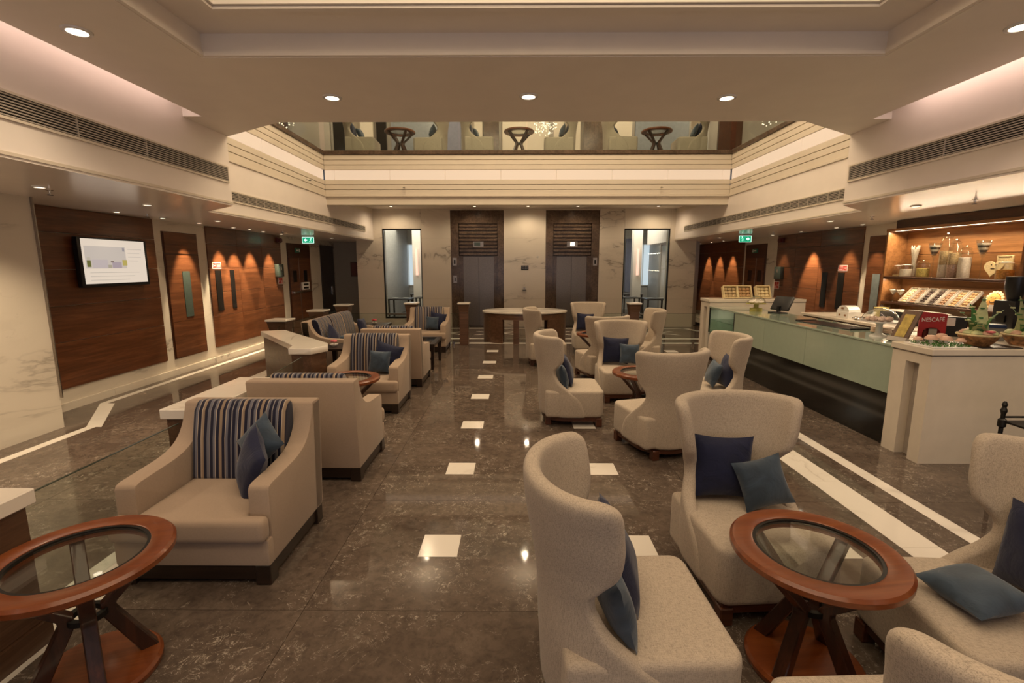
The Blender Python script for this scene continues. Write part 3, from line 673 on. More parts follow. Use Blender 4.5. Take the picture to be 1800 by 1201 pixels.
t = thing('wall_sensor', 'tiny round white sensor high on the marble between the lifts', 'sensor', (.66, 14.4, 2.10))
o_ = MB().lathe([(.03, 0), (.03, .01), (.015, .018)], n=16).build('dome', 'ceramic', t); o_.rotation_euler = (R(90), 0, 0)

# ------------------------------------------------------------------ restaurant windows and what shows through them
for nm, x0, x1 in (('window_1', -3.96, -2.8), ('window_2', 3.22, 4.58)):
    m = MB(); m.box(x0, x0 + .03, 14.42, 14.5, .26, 2.93).box(x1 - .03, x1, 14.42, 14.5, .26, 2.93).box(x0 + .03, x1 - .03, 14.42, 14.5, .26, .30).box(x0 + .03, x1 - .03, 14.42, 14.5, 2.89, 2.93)
    f = struct(m.build(nm, 'iron', None, 0))
    MB().box(x0 + .03, x1 - .03, 14.455, 14.465, .30, 2.89).build('window_pane', 'glass', f, 0)
    MB().box(x0 + .03, x1 - .03, 14.43, 14.49, .36, .42).build('window_rail', 'steel', f, 0)
struct(MB().box(-5.0, 6.0, 14.75, 21, -.06, 0).build('floor', 'liftmarble', None, 0))
struct(MB().box(-5.2, -4.55, 15.65, 21, 0, 3.6).box(5.62, 6.0, 17.55, 21, 0, 3.6).box(-5.2, 6, 20.4, 20.6, 0, 3.6).box(.2, .4, 14.8, 20.4, 0, 3.6).build('wall_restaurant', 'bluegrey', None, 0))
struct(MB().box(-5.2, 6, 14.76, 21, 3.5, 3.6).build('ceiling', 'paint', None, 0))
m = MB()
for k in range(5): m.box(-4.5, 5.6, 15.6 + k * .9, 15.75 + k * .9, 3.36, 3.5)
struct(m.build('trim_8', 'bluegrey', None, 0))
def rest(xs, s):
    # far windows with drapes, a column with a wall lamp, dining tables
    for wx, nm in ((xs - .62 * s, 'window_3'), (xs + 1.0 * s, 'window_4')):
        d = struct(MB().box(wx - .5, wx + .5, 20.34, 20.4, 1.0, 2.75).build(nm, 'ceramic', None, 0))
        for k in (-1, 0): MB().box(wx - .46 if k else wx + .02, wx - .02 if k else wx + .46, 20.33, 20.35, 1.04, 2.71).build('window_pane', 'daywin', d, 0)
        for q in (-1, 1):
            t = tag(MB().rings([[(wx + q * (.62 + .16 * math.cos(a)) , 20.2 + .04 * math.sin(a) + .02 * math.sin(5 * a), z) for a in [2 * PI * k / 24 for k in range(24)]] for z in (.75, 1.8, 2.95)]).build('drape', 'curtain'), f'blue grey drape at the {"left" if q < 0 else "right"} of the {"outer" if nm[-1] == "3" else "inner"} restaurant window seen through the {"left" if s > 0 else "right"} glass', 'curtain')
    c = struct(MB().box(xs + .14 * s, xs + .46 * s, 17.6, 17.9, 0, 3.5).build('column', 'paint', None, 0))
    t = thing('wall_lamp', f'pinkish tubular wall lamp on the column behind the {"left" if s > 0 else "right"} restaurant window', 'lamp', (xs + .30 * s, 17.6, 1.5))
    MB().lathe([(.045, 0), (.045, .95)], (0, -.06, 0), 14).build('shade', 'lampglow', t); MB().box(-.03, .03, -.03, 0, .4, .5).build('bracket', 'steel', t, 0)
    for k, (dx, y) in enumerate(((.0, 16.2), (.75, 17.0), (.2, 18.8))):
        t = thing('dining_table', f'dark square dining table, {("nearest", "middle", "farthest")[k]} one behind the {"left" if s > 0 else "right"} restaurant window', 'table', (xs + dx * s, y, 0))
        MB().box(-.38, .38, -.38, .38, .71, .75).bevel(.006, 1).build('tabletop', 'espresso', t, 0)
        for a in (-.33, .33):
            for b in (-.33, .33): MB().box(a - .025, a + .025, b - .025, b + .025, 0, .71).build('leg', 'espresso', t, 0)
        for q in (-1, 1):
            p_ = tag(MB().lathe([(.06, 0), (.12, .012), (.125, .015), (.06, .006)], n=20).build('plate', 'ceramic'), f'white plate on the {"left" if q < 0 else "right"} half of the {("nearest", "middle", "farthest")[k]} dining table behind the {"left" if s > 0 else "right"} glass', 'plate'); p_.location = (xs + dx * s + q * .18, y, .75)
rest(-3.9, 1); rest(4.75, -1)

# ------------------------------------------------------------------ upper lounge backdrop and railing
wu = bpy.data.objects['wall_upper']
for x0, x1, m in ((-7.6, -6.9, 'panel_dark'), (-6.8, -5.6, 'grey_paint'), (-5.5, -5.05, 'slotdark'), (-4.2, -3.9, 'slotdark'), (-2.25, -1.65, 'curtain'), (-.95, -.5, 'liftmarble'), (2.05, 2.65, 'liftmarble'), (-3.75, -2.35, 'slate'), (3.6, 5.2, 'slate'), (5.4, 5.8, 'bluegrey'), (6.1, 6.8, 'panel_dark')):
    MB().box(x0, x1, 15.1, 15.2, 4.33, 7.2).build('wall_panel', m, wu, 0)
for x0, x1 in ((-4.9, -4.3), (-1.55, -1.0), (-.4, 1.0), (1.15, 1.95), (2.75, 3.5)):
    MB().box(x0, x1, 15.12, 15.2, 4.33, 7.2).build('wall_panel', 'paint_side', wu, 0)
t = thing('glass_railing', 'clear frameless glass railing along the upper lounge above the light band', 'railing', (.25, 10.99, 4.335))
for k in range(6): MB().box(-4.45 + k * 1.484, -4.45 + (k + 1) * 1.484 - .012, -.008, .008, 0, 1.05).build('glass_pane', 'glass', t, 0)
MB().box(-4.46, 4.46, -.025, .025, 1.05, 1.09).build('handrail', 'steel', t, 0)
for x, lb in ((-4.3, 'left'), (4.8, 'right')):
    t = thing('glass_railing', f'clear glass railing on the {lb} side of the upper opening', 'railing', (x, 5.6, 4.335))
    for k in range(4): MB().box(-.008, .008, k * 1.34, (k + 1) * 1.34 - .012, 0, 1.05).build('glass_pane', 'glass', t, 0)
    MB().box(-.025, .025, 0, 5.36, 1.05, 1.09).build('handrail', 'steel', t, 0)
t = thing('chandelier', 'crystal bead chandelier hanging in the upper lounge behind the railing', 'chandelier', (.75, 13.6, 5.7))
MB().lathe([(.28, .30), (.30, .32), (.30, .36), (.05, .42)], n=24).build('canopy', 'chrome', t); MB().tube([(0, 0, .40), (0, 0, 1.8)], .01).build('rod', 'chrome', t)
m = MB()
for k in range(150):
    a, r_, z = random.random() * 2 * PI, .30 * math.sqrt(random.random()), -.30 + .6 * random.random(); r_ *= 1.5 - abs(z)
    m.ball((r_ * math.cos(a), r_ * math.sin(a), z), .014, u=6, v=4)
bd = m.build('beads', 'bead', t); bd['kind'] = 'stuff'
for s, nm in ((-1, 'left'), (1, 'right')):
    t = thing('chandelier', f'small bead chandelier at the far {nm} end of the upper lounge', 'chandelier', (.3 + s * 6.2, 12.9, 5.65))
    MB().lathe([(.2, .28), (.2, .33), (.04, .36)], n=20).build('canopy', 'chrome', t); MB().tube([(0, 0, .34), (0, 0, 1.85)], .01).build('rod', 'chrome', t)
    m = MB()
    for k in range(60):
        a, r_, z = random.random() * 2 * PI, .2 * math.sqrt(random.random()), -.25 + .5 * random.random()
        m.ball((r_ * math.cos(a), r_ * math.sin(a), z), .016, u=6, v=4)
    bd = m.build('beads', 'bead', t); bd['kind'] = 'stuff'

# ------------------------------------------------------------------ wing chairs
def wing_back():
    W = [(.12, .345), (.3, .352), (.45, .345), (.60, .330), (.72, .338), (.88, .362), (1.06, .395)]
    YB = [(.12, .36), (.5, .375), (1.06, .44)]
    E = [(.12, .50), (.25, .47), (.34, .42), (.43, .31), (.52, .205), (.60, .165), (.66, .17), (.70, .205), (.76, .27), (.85, .295), (1.0, .295), (1.06, .275)]
    D = .30
    NU = 16
    def loop(z, grow=0.0, zz=None):
        w0, yb, e = lerp_tab(W, z), lerp_tab(YB, z), lerp_tab(E, z); zz = z if zz is None else zz
        def pt(wd, y0, ext, u):
            drop = ext * (1 - math.cos(abs(u) * PI / 2)); dd = min(D, D * wd / w0)
            x = wd * math.sqrt(max(0, 1 - (1 - drop / dd) ** 2)) if drop < dd else wd
            return (math.copysign(x, u) if u else 0.0, y0 - drop, zz)
        t = .075
        o = [pt(w0 - grow, yb - grow, e - grow * 2, k / NU) for k in range(-NU, NU + 1)]
        i = [pt(w0 - t + grow, yb - t + grow, e - t - grow * 2 + .012, k / NU) for k in range(NU, -NU - 1, -1)]
        def tip(a, b): return ((a[0] + b[0]) / 2, min(a[1], b[1]) - .022 + grow * .5, zz)
        def tips(a, b):
            m_ = tip(a, b); q = lambda p: ((p[0] * .6 + m_[0] * .4), (p[1] + m_[1]) / 2 - .005, zz)
            return [q(a), m_, q(b)]
        return o + tips(o[-1], i[0]) + i + tips(i[-1], o[0])
    zs = [.12, .18, .24, .29, .34, .385, .43, .475, .52, .56, .60, .63, .66, .68, .70, .725, .75, .80, .86, .92, .98, 1.03]
    rs = [loop(.12, .012, .115)] + [loop(z) for z in zs] + [loop(1.045, .006, 1.047), loop(1.055, .016, 1.058), loop(1.06, .030, 1.062)]
    mb = MB(); V = [[mb.bm.verts.new(p) for p in r] for r in rs]; n = len(V[0]); K = 2 * NU
    for a, b in zip(V[:-1], V[1:]):
        for q in range(n): mb.bm.faces.new((a[q], a[(q + 1) % n], b[(q + 1) % n], b[q]))
    for L in (V[0], V[-1]):                              # rim and underside, bridged from outer to inner skin
        o, i = L[:K + 1], L[K + 4:2 * K + 5]
        for q in range(K): mb.bm.faces.new((o[q], o[q + 1], i[K - q - 1], i[K - q]))
        mb.bm.faces.new((o[K], L[K + 1], L[K + 2], L[K + 3], i[0])); mb.bm.faces.new((i[K], L[2 * K + 5], L[2 * K + 6], L[2 * K + 7], o[0]))
    bmesh.ops.recalc_face_normals(mb.bm, faces=mb.bm.faces); return mb
def seat_block(x, y0, y1, z0, z1, r, bev):
    pl = [(-x, y1)]
    for k in range(7): a = PI + k / 6 * PI / 2; pl.append((-x + r + r * math.cos(a), y0 + r + r * math.sin(a)))
    for k in range(7): a = 1.5 * PI + k / 6 * PI / 2; pl.append((x - r + r * math.cos(a), y0 + r + r * math.sin(a)))
    pl.append((x, y1)); return MB().prism(pl, z0, z1).bevel(bev, 3, 50)
def make_wing():
    t = thing('wing_chair', '', 'chair')
    wb_ = wing_back().build('backrest', 'linen', t, 180); sd = wb_.modifiers.new('smooth', 'SUBSURF'); sd.levels = 0; sd.render_levels = 1
    seat_block(.335, -.37, .30, .118, .43, .07, .035).build('seat', 'linen', t, 60)
    pl = [(.30 * math.cos(a), .06 + .27 * math.sin(a)) for a in [PI * k / 16 for k in range(17)]]
    pl += [(-.305, -.34), (.305, -.34)]
    MB().prism(pl, .06, .12).bevel(.006, 1).build('base_rail', 'rail', t)
    lg = MB().box(-.035, .035, -.035, .035, 0, .10).bevel(.006, 1).mesh('leg', 'rail', 35)
    for x, y in ((-.28, -.32), (.28, -.32), (-.20, .26), (.20, .26)): put('leg', lg, t, (x, y, 0))
    return t
WINGS = {
 'A': (.47, 1.84, 0, 92, 'grey linen wing chair seen from its side, at bottom centre left of the nearest table'),
 'B': (1.35, 2.58, 0, 4, 'grey linen wing chair facing the camera beyond the nearest glass topped table'),
 'C': (2.06, 1.84, 0, -93, 'grey linen wing chair at the right edge, right of the nearest glass topped table'),
 'D': (1.22, 1.12, 0, 182, 'grey linen wing chair in the bottom right corner, only its rounded back top showing'),
 'E': (.65, 5.60, 0, 90, 'linen wing chair turned sideways, left of the second round table on the right'),
 'F': (1.52, 6.62, 0, 2, 'linen wing chair facing the camera behind the second round table'),
 'G': (1.46, 4.66, 0, 196, 'linen wing chair with its back to the camera in front of the second round table'),
 'H': (2.28, 5.50, 0, -92, 'linen wing chair beside the glass fronted counter, right of the second round table'),
 'I': (.57, 8.95, 0, 92, 'linen wing chair turned sideways before the oval console, left of the third round table'),
 'J': (1.58, 10.15, 0, 0, 'farthest linen wing chair facing the camera before the right lift'),
 'K': (1.43, 7.78, 0, 197, 'linen wing chair with its back to the camera in front of the third round table'),
 'L': (2.32, 8.72, 0, -94, 'linen wing chair on the right of the third round table, before the right restaurant window'),
}
UP = {
 'u1': (-3.62, 11.75, 4.33, 92, 'upper lounge wing chair facing right, leftmost behind the railing'),
 'u2': (-1.98, 11.8, 4.33, -92, 'upper lounge wing chair facing left beside the left table'),
 'u3': (-.88, 11.75, 4.33, 92, 'upper lounge wing chair facing right beside the middle table'),
 'u4': (1.04, 11.8, 4.33, -92, 'upper lounge wing chair facing left beside the middle table'),
 'u5': (2.42, 11.75, 4.33, 92, 'upper lounge wing chair facing right beside the right table'),
 'u6': (4.10, 11.8, 4.33, -92, 'upper lounge wing chair facing left, rightmost behind the railing'),
}
proto = make_wing(); first = True
for k, (x, y, z, rz, lb) in {**WINGS, **UP}.items():
    g = 'wing chairs in the right seating' if z == 0 else 'wing chairs in the upper lounge'
    if first:
        proto.location = (x, y, z); proto.rotation_euler.z = R(rz); proto['label'] = lb; proto['group'] = g; first = False
    else: copy_tree(proto, (x, y, z), rz, lb, g)

# ------------------------------------------------------------------ cushions
def pillow_mesh(name, a, T, m, seed):
    rnd = random.Random(seed); N = 14; mb = MB(); ph = rnd.random() * 6
    def sheet(sg):
        g = []
        for i in range(N + 1):
            row = []
            for j in range(N + 1):
                u, v = -1 + 2 * i / N, -1 + 2 * j / N
                x = a * u * (1 - .09 * (1 - v * v)); z = a * v * (1 - .09 * (1 - u * u))
                h = T * max(0, (1 - u * u) * (1 - v * v)) ** .42 * (1 + .10 * math.sin(4 * u + ph) * math.cos(3 * v + ph))
                row.append(mb.bm.verts.new((x, sg * h, z)))
            g.append(row)
        for i in range(N):
            for j in range(N):
                q = (g[i][j], g[i + 1][j], g[i + 1][j + 1], g[i][j + 1]); mb.bm.faces.new(q if sg < 0 else q[::-1])
    sheet(-1); sheet(1)
    bmesh.ops.remove_doubles(mb.bm, verts=mb.bm.verts, dist=1e-5)
    return mb.mesh(name, m, 60)
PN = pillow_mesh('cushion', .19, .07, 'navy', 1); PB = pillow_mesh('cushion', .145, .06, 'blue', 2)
def pillow(me, base, lp, rot, label):
    x, y, z, rz = base
    Mx = Matrix.Translation((x, y, z)) @ Matrix.Rotation(R(rz), 4, 'Z') @ Matrix.Translation(lp) @ Euler([R(q) for q in rot], 'YXZ').to_matrix().to_4x4()
    o = put('cushion', me); o.matrix_world = Mx
    return tag(o, label, 'cushion', 'velvet cushions on the seats')
where = {'A': 'the sideways wing chair at bottom centre', 'B': 'the wing chair facing the nearest round table', 'C': 'the wing chair at the right edge', 'E': 'the sideways wing chair by the second round table', 'F': 'the wing chair behind the second round table', 'H': 'the wing chair beside the glass fronted counter', 'J': 'the farthest wing chair before the right lift',
         'u1': 'the leftmost upper lounge chair', 'u2': 'the upper chair right of the left upper table', 'u3': 'the upper chair left of the middle upper table', 'u4': 'the upper chair right of the middle upper table', 'u5': 'the upper chair left of the right upper table', 'u6': 'the rightmost upper lounge chair'}
for k, wh in where.items():
    b = {**WINGS, **UP}[k][:4]
    n_lp, n_rot, b_lp, b_rot = (-.06, .19, .635), (-13, 4, 0), (.11, .05, .59), (-22, -14, -8)
    if k == 'A': n_lp, n_rot, b_lp, b_rot = (.08, .02, .61), (-20, 0, -6), (-.16, .09, .575), (-16, -3, 8)
    if k == 'C': n_lp, n_rot, b_lp, b_rot = (-.02, .18, .64), (-14, -8, 0), (.02, -.12, .50), (-84, 0, 10)
    if k == 'E': n_lp, n_rot, b_lp, b_rot = (.04, .03, .61), (-18, 0, -4), (-.15, .10, .58), (-14, 0, 6)
    if k == 'F': b_lp, b_rot = (.12, .09, .60), (-16, 3, 0)
    if k == 'H': n_lp, b_lp = (.10, .19, .635), (.06, .04, .60)
    if k == 'H': n_lp, n_rot, b_lp, b_rot = (.08, .19, .635), (-13, 0, 0), (.02, .05, .60), (-18, 5, 0)
    pillow(PN, b, n_lp, n_rot, 'navy velvet cushion on ' + wh)
    pillow(PB, b, b_lp, b_rot, 'pale blue velvet cushion on ' + wh)

# ------------------------------------------------------------------ armchairs and sofa
def arm_profile():
    p = [(.37, .125), (.40, .5), (.43, .89), (.42, .905), (.32, .905), (.305, .895)]
    b0, b1, b2, b3 = (.305, .895), (.235, .66), (.14, .625), (-.10, .612)
    for k in range(1, 15):                               # swoop from the back down to the arm
        t = k / 14; u = 1 - t
        p.append(tuple(u ** 3 * b0[q] + 3 * u * u * t * b1[q] + 3 * u * t * t * b2[q] + t ** 3 * b3[q] for q in (0, 1)))
    p += [(-.30, .60), (-.335, .59), (-.345, .565), (-.345, .125)]
    return p
def make_seating(kind, W, n):
    t = thing(kind, '', 'chair' if n == 1 else 'sofa')
    m = MB()
    for s in (-1, 1): m.prism(arm_profile(), s * (W - .125), s * W, 'x')
    m.prism([(.25, .125), (.374, .125), (.404, .5), (.434, .89), (.425, .909), (.32, .909), (.30, .893)], -W, W, 'x')
    m.box(-W, W, -.395, -.33, .125, .285).box(-(W - .12), W - .12, -.35, .28, .125, .27)
    m.bevel(.014, 2, 50).build('frame', 'tan', t, 50)
    if n == 1:
        pl = [(-(W - .13), .24), (-(W - .13), -.35), (-W, -.35), (-W, -.44), (W, -.44), (W, -.35), (W - .13, -.35), (W - .13, .24)]
        MB().prism(pl, .285, .43).bevel(.04, 3, 50).build('seat_cushion', 'tan', t, 60)
    else:
        cw = (2 * W - .26) / n
        for k in range(n): MB().box(-W + .13 + cw * k + .004, -W + .13 + cw * (k + 1) - .004, -.44, .24, .285, .43).bevel(.04, 3).build('seat_cushion', 'tan', t, 60)
    cw = (2 * W - .26) / n
    for k in range(n):
        x0, x1 = -W + .13 + cw * k + .006, -W + .13 + cw * (k + 1) - .006
        MB().prism([(.10, .42), (.14, .70), (.185, .88), (.235, .94), (.305, .935), (.32, .85), (.25, .42)], x0, x1, 'x').bevel(.03, 3, 40).build('back_cushion', 'stripe', t, 60)
    MB().box(-W + .02, W - .02, -.375, .35, .03, .126).build('plinth', 'espresso', t, 0)
    lg = MB().box(-.045, .045, -.045, .045, 0, .128).bevel(.005, 1).mesh('leg', 'espresso', 35)
    for x in (-1, 1):
        for y in (-.345, .32): put('leg', lg, t, (x * (W - .05), y, 0))
    return t
ARMS = [
 (-1.87, 2.90, 0, 'nearest tan armchair with a striped back, facing the camera at left'),
 (-1.78, 4.23, 180, 'tan armchair with its plain back to the camera, directly behind the nearest left armchair'),
 (-1.92, 6.16, 0, 'tan armchair with a striped back facing the camera beyond the left round table'),
 (-1.88, 7.48, 180, 'tan armchair with its back to the camera, behind the middle striped armchair on the left'),
 (-1.94, 10.44, 0, 'farthest tan armchair with a striped back, at the glass screen before the left lift'),
]
ac = make_seating('armchair', .45, 1)
for k, (x, y, rz, lb) in enumerate(ARMS):
    if k == 0: ac.location = (x, y, 0); ac['label'] = lb; ac['group'] = 'tan armchairs in the left seating'
    else: copy_tree(ac, (x, y, 0), rz, lb, 'tan armchairs in the left seating')
so = make_seating('sofa', .97, 3); so.location = (-3.20, 8.92, 0); so.rotation_euler.z = R(90); so['label'] = 'long tan sofa with striped back cushions along the left glass screen'
a = lambda i: (*ARMS[i][:2], 0, ARMS[i][2])
pillow(PN, a(0), (.19, -.05, .60), (-16, 22, -48), 'navy velvet cushion slumped against the right arm of the nearest left armchair')
pillow(PB, a(0), (.19, .07, .70), (-22, 40, -20), 'pale blue velvet cushion behind the navy one on the nearest left armchair')
pillow(PB, a(2), (.13, -.03, .60), (-14, 3, 0), 'pale blue velvet cushion on the middle striped armchair on the left')
pillow(PN, a(2), (.20, .065, .64), (-14, 16, 0), 'navy velvet cushion behind the pale one on the middle striped armchair')
pillow(PB, a(4), (.10, -.03, .60), (-14, 3, 0), 'pale blue velvet cushion on the farthest striped armchair')
pillow(PN, a(4), (.20, .07, .63), (-14, 10, 0), 'navy velvet cushion behind the pale one on the farthest striped armchair')
sb = (-3.20, 8.92, 0, 90)
pillow(PN, sb, (-.66, .0, .60), (-16, 42, 0), 'navy velvet cushion standing on its corner at the near end of the sofa')
pillow(PN, sb, (.62, -.10, .61), (-12, 4, 0), 'navy velvet cushion at the far end of the sofa')
pillow(PB, sb, (-.30, -.12, .51), (-70, 10, 0), 'pale blue velvet cushion lying flat on the sofa seat')

# ------------------------------------------------------------------ round glass topped tables
def make_round():
    t = thing('round_table', '', 'table'); H = .60; ro, ri = .352, .255
    MB().lathe([(ri, H - .004), (ri + .006, H), (ro - .012, H), (ro, H - .012), (ro, H - .034), (ro - .014, H - .046), (ri - .012, H - .046), (ri - .012, H - .026), (ri, H - .026), (ri, H - .004)], n=56, cap=False).build('top_ring', 'tabletop', t, 40)
    MB().lathe([(ri - .014, H - .006), (ri - .014, H - .022), (ri + .0, H - .022), (ri + .0, H - .006), (ri - .014, H - .006)], n=48, cap=False).build('metal_rim', 'iron', t)
    MB().lathe([(ri - .008, H - .02), (ri - .008, H - .010)], n=48).build('glass_top', 'tableglass', t)
    lp = [(.325, H - .045), (.262, H - .045), (.045, .335), (.045, .29), (.165, .035), (.235, .035), (.10, .30), (.10, .335)]
    m = MB().prism(lp, -.028, .028, 'y').bevel(.005, 1)
    lg = m.mesh('leg', 'tableleg', 35)
    for k in range(4): put('leg', lg, t, (0, 0, 0), R(25 + 90 * k))
    MB().lathe([(.05, .30), (.075, .30), (.075, .325), (.05, .325), (.05, .30)], n=24, cap=False).build('hub_ring', 'iron', t)
    MB().lathe([(.245, 0), (.25, .008), (.25, .028), (.238, .042), (.0, .042)], n=48).build('base_disc', 'tabletop', t, 40)
    return t
RT = [(1.35, 1.97, 0, 8, 'round cherry wood table with a glass centre, among the wing chairs at bottom right'),
      (-1.91, 1.89, 0, 20, 'round cherry wood table with a glass centre, at the bottom left corner'),
      (-1.90, 5.25, 0, 0, 'round wood and glass table between two armchairs in the left seating'),
      (1.52, 5.58, 0, 30, 'round wood and glass table among the middle group of wing chairs'),
      (1.50, 8.85, 0, 50, 'round wood and glass table among the farthest group of wing chairs'),
      (-2.68, 11.62, 4.33, 15, 'dark round table behind the upper railing, left one of three'),
      (.08, 11.62, 4.33, 15, 'dark round table behind the upper railing, middle one of three'),
      (3.26, 11.62, 4.33, 15, 'dark round table behind the upper railing, right one of three')]
rt = make_round()
for k, (x, y, z, rz, lb) in enumerate(RT):
    g = 'round glass topped tables' if z == 0 else 'round tables in the upper lounge'
    if k == 0: rt.location = (x, y, z); rt.rotation_euler.z = R(rz); rt['label'] = lb; rt['group'] = g
    else: copy_tree(rt, (x, y, z), rz, lb, g)

# ------------------------------------------------------------------ low wooden tables
def low_table(label, x0, x1, y0, y1, H, glass_in):
    t = thing('low_table', label, 'table', ((x0 + x1) / 2, (y0 + y1) / 2, 0)); a, b = (x1 - x0) / 2, (y1 - y0) / 2
    if glass_in:
        m = MB(); frame(m, -a, a, -b, b, H - .045, H, .09); m.build('top_frame', 'espresso', t, 0)
        MB().box(-a + .09, a - .09, -b + .09, b - .09, H - .02, H - .008).build('glass_top', 'tableglass', t, 0)
    else: MB().box(-a, a, -b, b, H - .04, H).bevel(.006, 1).build('tabletop', 'espresso', t, 0)
    for sx in (-1, 1):
        for sy in (-1, 1):
            cx, cy = sx * (a - .05), sy * (b - .05)
            MB().rings([[(cx + p * r_, cy + q * r_, z) for p, q in ((-1, -1), (1, -1), (1, 1), (-1, 1))] for r_, z in ((.022, 0), (.038, H - .045))]).build('leg', 'espresso', t, 0)
    return t
low_table('low dark square table with glass inset between the two far left armchairs', -2.33, -1.44, 8.32, 9.24, .47, True)
low_table('small dark side table at the near end of the sofa, with a pink flower bowl', -3.05, -2.55, 7.22, 7.80, .58, False)
low_table('small dark side table at the far end of the sofa, with a red flower bowl', -3.55, -2.75, 9.98, 10.5, .60, False)
def flower(label, x, y, z, m):
    t = thing('flower_bowl', label, 'flowers', (x, y, z))
    MB().lathe([(.03, 0), (.05, .012), (.07, .04), (.065, .04), (.045, .015), (0, .012)], n=20).build('bowl', 'ceramic', t)
    MB().tube([(0, 0, .01), (.005, 0, .05), (0, .004, .08)], .005).build('stem', M['leafg'], t)
    for k in range(7):
        q = 2 * PI * k / 7
        MB().ball((.028 * math.cos(q), .028 * math.sin(q), .085 + .012 * (k % 2)), .026, (1, 1, .55), 8, 6, (0, 0, 0)).build('petal', m, t)
M['leafg'] = plain('leaf_green', (.08, .20, .04), .5, var=.3); M['pink'] = plain('petal_pink', (.70, .16, .18), .5, var=.2); M['redp'] = plain('petal_red', (.50, .04, .05), .5, var=.2)
flower('pink flower in a white bowl on the side table before the sofa', -2.88, 7.42, .58, 'pink')
flower('red flower in a white bowl on the side table beyond the sofa', -3.05, 10.2, .60, 'redp')

# ------------------------------------------------------------------ low marble topped walls, posts and glass screens
def low_wall(label, poly, H, split=None):
    cx, cy = sum(p[0] for p in poly) / len(poly), sum(p[1] for p in poly) / len(poly)
    t = thing('low_wall', label, 'partition', (cx, cy, 0))
    def off(d): 
        out = []
        n = len(poly); ar = sum(poly[i][0] * poly[(i + 1) % n][1] - poly[(i + 1) % n][0] * poly[i][1] for i in range(n)); sg = 1 if ar > 0 else -1
        for i in range(n):
            p, q, r_ = Vector(poly[i - 1]), Vector(poly[i]), Vector(poly[(i + 1) % n])
            n1 = Vector((-(q - p).y, (q - p).x)).normalized() * sg; n2 = Vector((-(r_ - q).y, (r_ - q).x)).normalized() * sg
            b = (n1 + n2); b = b / max(.3, b.length_squared) * 2
            out.append((q.x + b.x * d - cx, q.y + b.y * d - cy))
        return out
    MB().prism(off(0), H - .075, H).bevel(.006, 1).build('marble_cap', 'wmarble', t)
    hs = [.12, .30, .48, H - .077]
    MB().prism(off(.012), 0, .118).build('skirting', 'walnut_y', t, 0)
    for a_, b_ in zip(hs[:-1], hs[1:]): MB().prism(off(.03), a_ + .001, b_ - .001).build('wood_panel', 'walnut_y', t, 0)
    return t
low_wall('low wood wall with a white marble cap, cut off by the left edge', [(-2.66, .35), (-2.30, .35), (-2.30, 2.12), (-2.66, 2.12)], .80)
low_wall('low wood wall with a white marble cap behind the nearest left armchair', [(-2.63, 3.36), (-2.28, 3.36), (-2.28, 4.4), (-2.63, 4.4)], .80)
low_wall('low angled wood wall with a white marble cap and a pier, left of the sofa', [(-3.98, 7.32), (-2.86, 5.98), (-2.80, 5.74), (-2.52, 5.74), (-2.40, 5.98), (-2.48, 6.18), (-3.66, 7.46)], .84)
def post(label, x, y, H, a):
    t = thing('post', label, 'post', (x, y, 0), 0, 'wood posts with white stone caps')
    MB().rings([[(p * r_, q * r_, z) for p, q in ((-1, -1), (1, -1), (1, 1), (-1, 1))] for r_, z in ((a, 0), (a, H - .22), (a * 1.25, H - .035))]).build('shaft', 'walnut', t, 0)
    MB().box(-a * 1.4, a * 1.4, -a * 1.4, a * 1.4, H - .034, H).bevel(.004, 1).build('stone_cap', 'wmarble', t, 0)
post('wood post with white cap nearest the angled low wall on the left', -4.42, 8.85, .86, .14)
post('wood post with white cap standing behind the sofa, middle of the left row', -4.48, 10.75, .86, .14)
post('wood post with white cap farthest in the left row, before the dark door', -4.46, 12.3, .86, .14)
post('wood post with white cap in front of the left lift', -1.20, 11.08, 1.0, .10)
post('wood post with white cap behind the farthest armchair at the left restaurant window', -2.42, 11.08, 1.0, .11)
post('wood post with white cap right of the oval console by the farthest wing chairs', 2.76, 11.08, 1.0, .11)
def screen_glass(label, x0, y0, x1, y1, z0, z1):
    t = thing('glass_screen', label, 'glass screen', (x0, y0, 0)); d = Vector((x1 - x0, y1 - y0, 0)); L = d.length
    t.rotation_euler.z = math.atan2(d.y, d.x)
    MB().box(0, L, -.006, .006, z0, z1).build('glass_pane', 'glass', t, 0)
    MB().box(0, L, -.007, .007, z1, z1 + .004).build('edge', M['glassedge'], t, 0)
    for q in (.12, L - .12): MB().box(q - .03, q + .03, -.02, .02, 0, z0 + .05).build('clamp', 'chrome', t, 0)
M['glassedge'] = plain('glass_edge_green', (.035, .05, .038), .2)
screen_glass('low clear glass screen between the two nearest low walls on the left', -2.48, 2.14, -2.48, 3.34, .03, .70)
screen_glass('low clear glass screen between the second low wall and the angled one', -2.46, 4.42, -2.62, 5.72, .03, .74)
screen_glass('low clear glass screen between the angled low wall and the first left post', -3.86, 7.52, -4.36, 8.68, .03, .74)
screen_glass('low clear glass screen between the first and second left posts', -4.44, 9.02, -4.47, 10.58, .03, .74)
screen_glass('low clear glass screen between the second and third left posts', -4.47, 10.92, -4.46, 12.12, .03, .74)
screen_glass('low clear glass screen at the far left, before the marble lift wall', -4.28, 11.08, -2.56, 11.08, .03, .74)
screen_glass('low clear glass screen between the two posts before the left lift', -2.28, 11.08, -1.34, 11.08, .03, .74)
screen_glass('low clear glass screen right of the oval console', 1.36, 11.08, 2.62, 11.08, .03, .74)
screen_glass('low clear glass screen at the far right, before the right restaurant window', 2.90, 11.08, 4.3, 11.08, .03, .74)

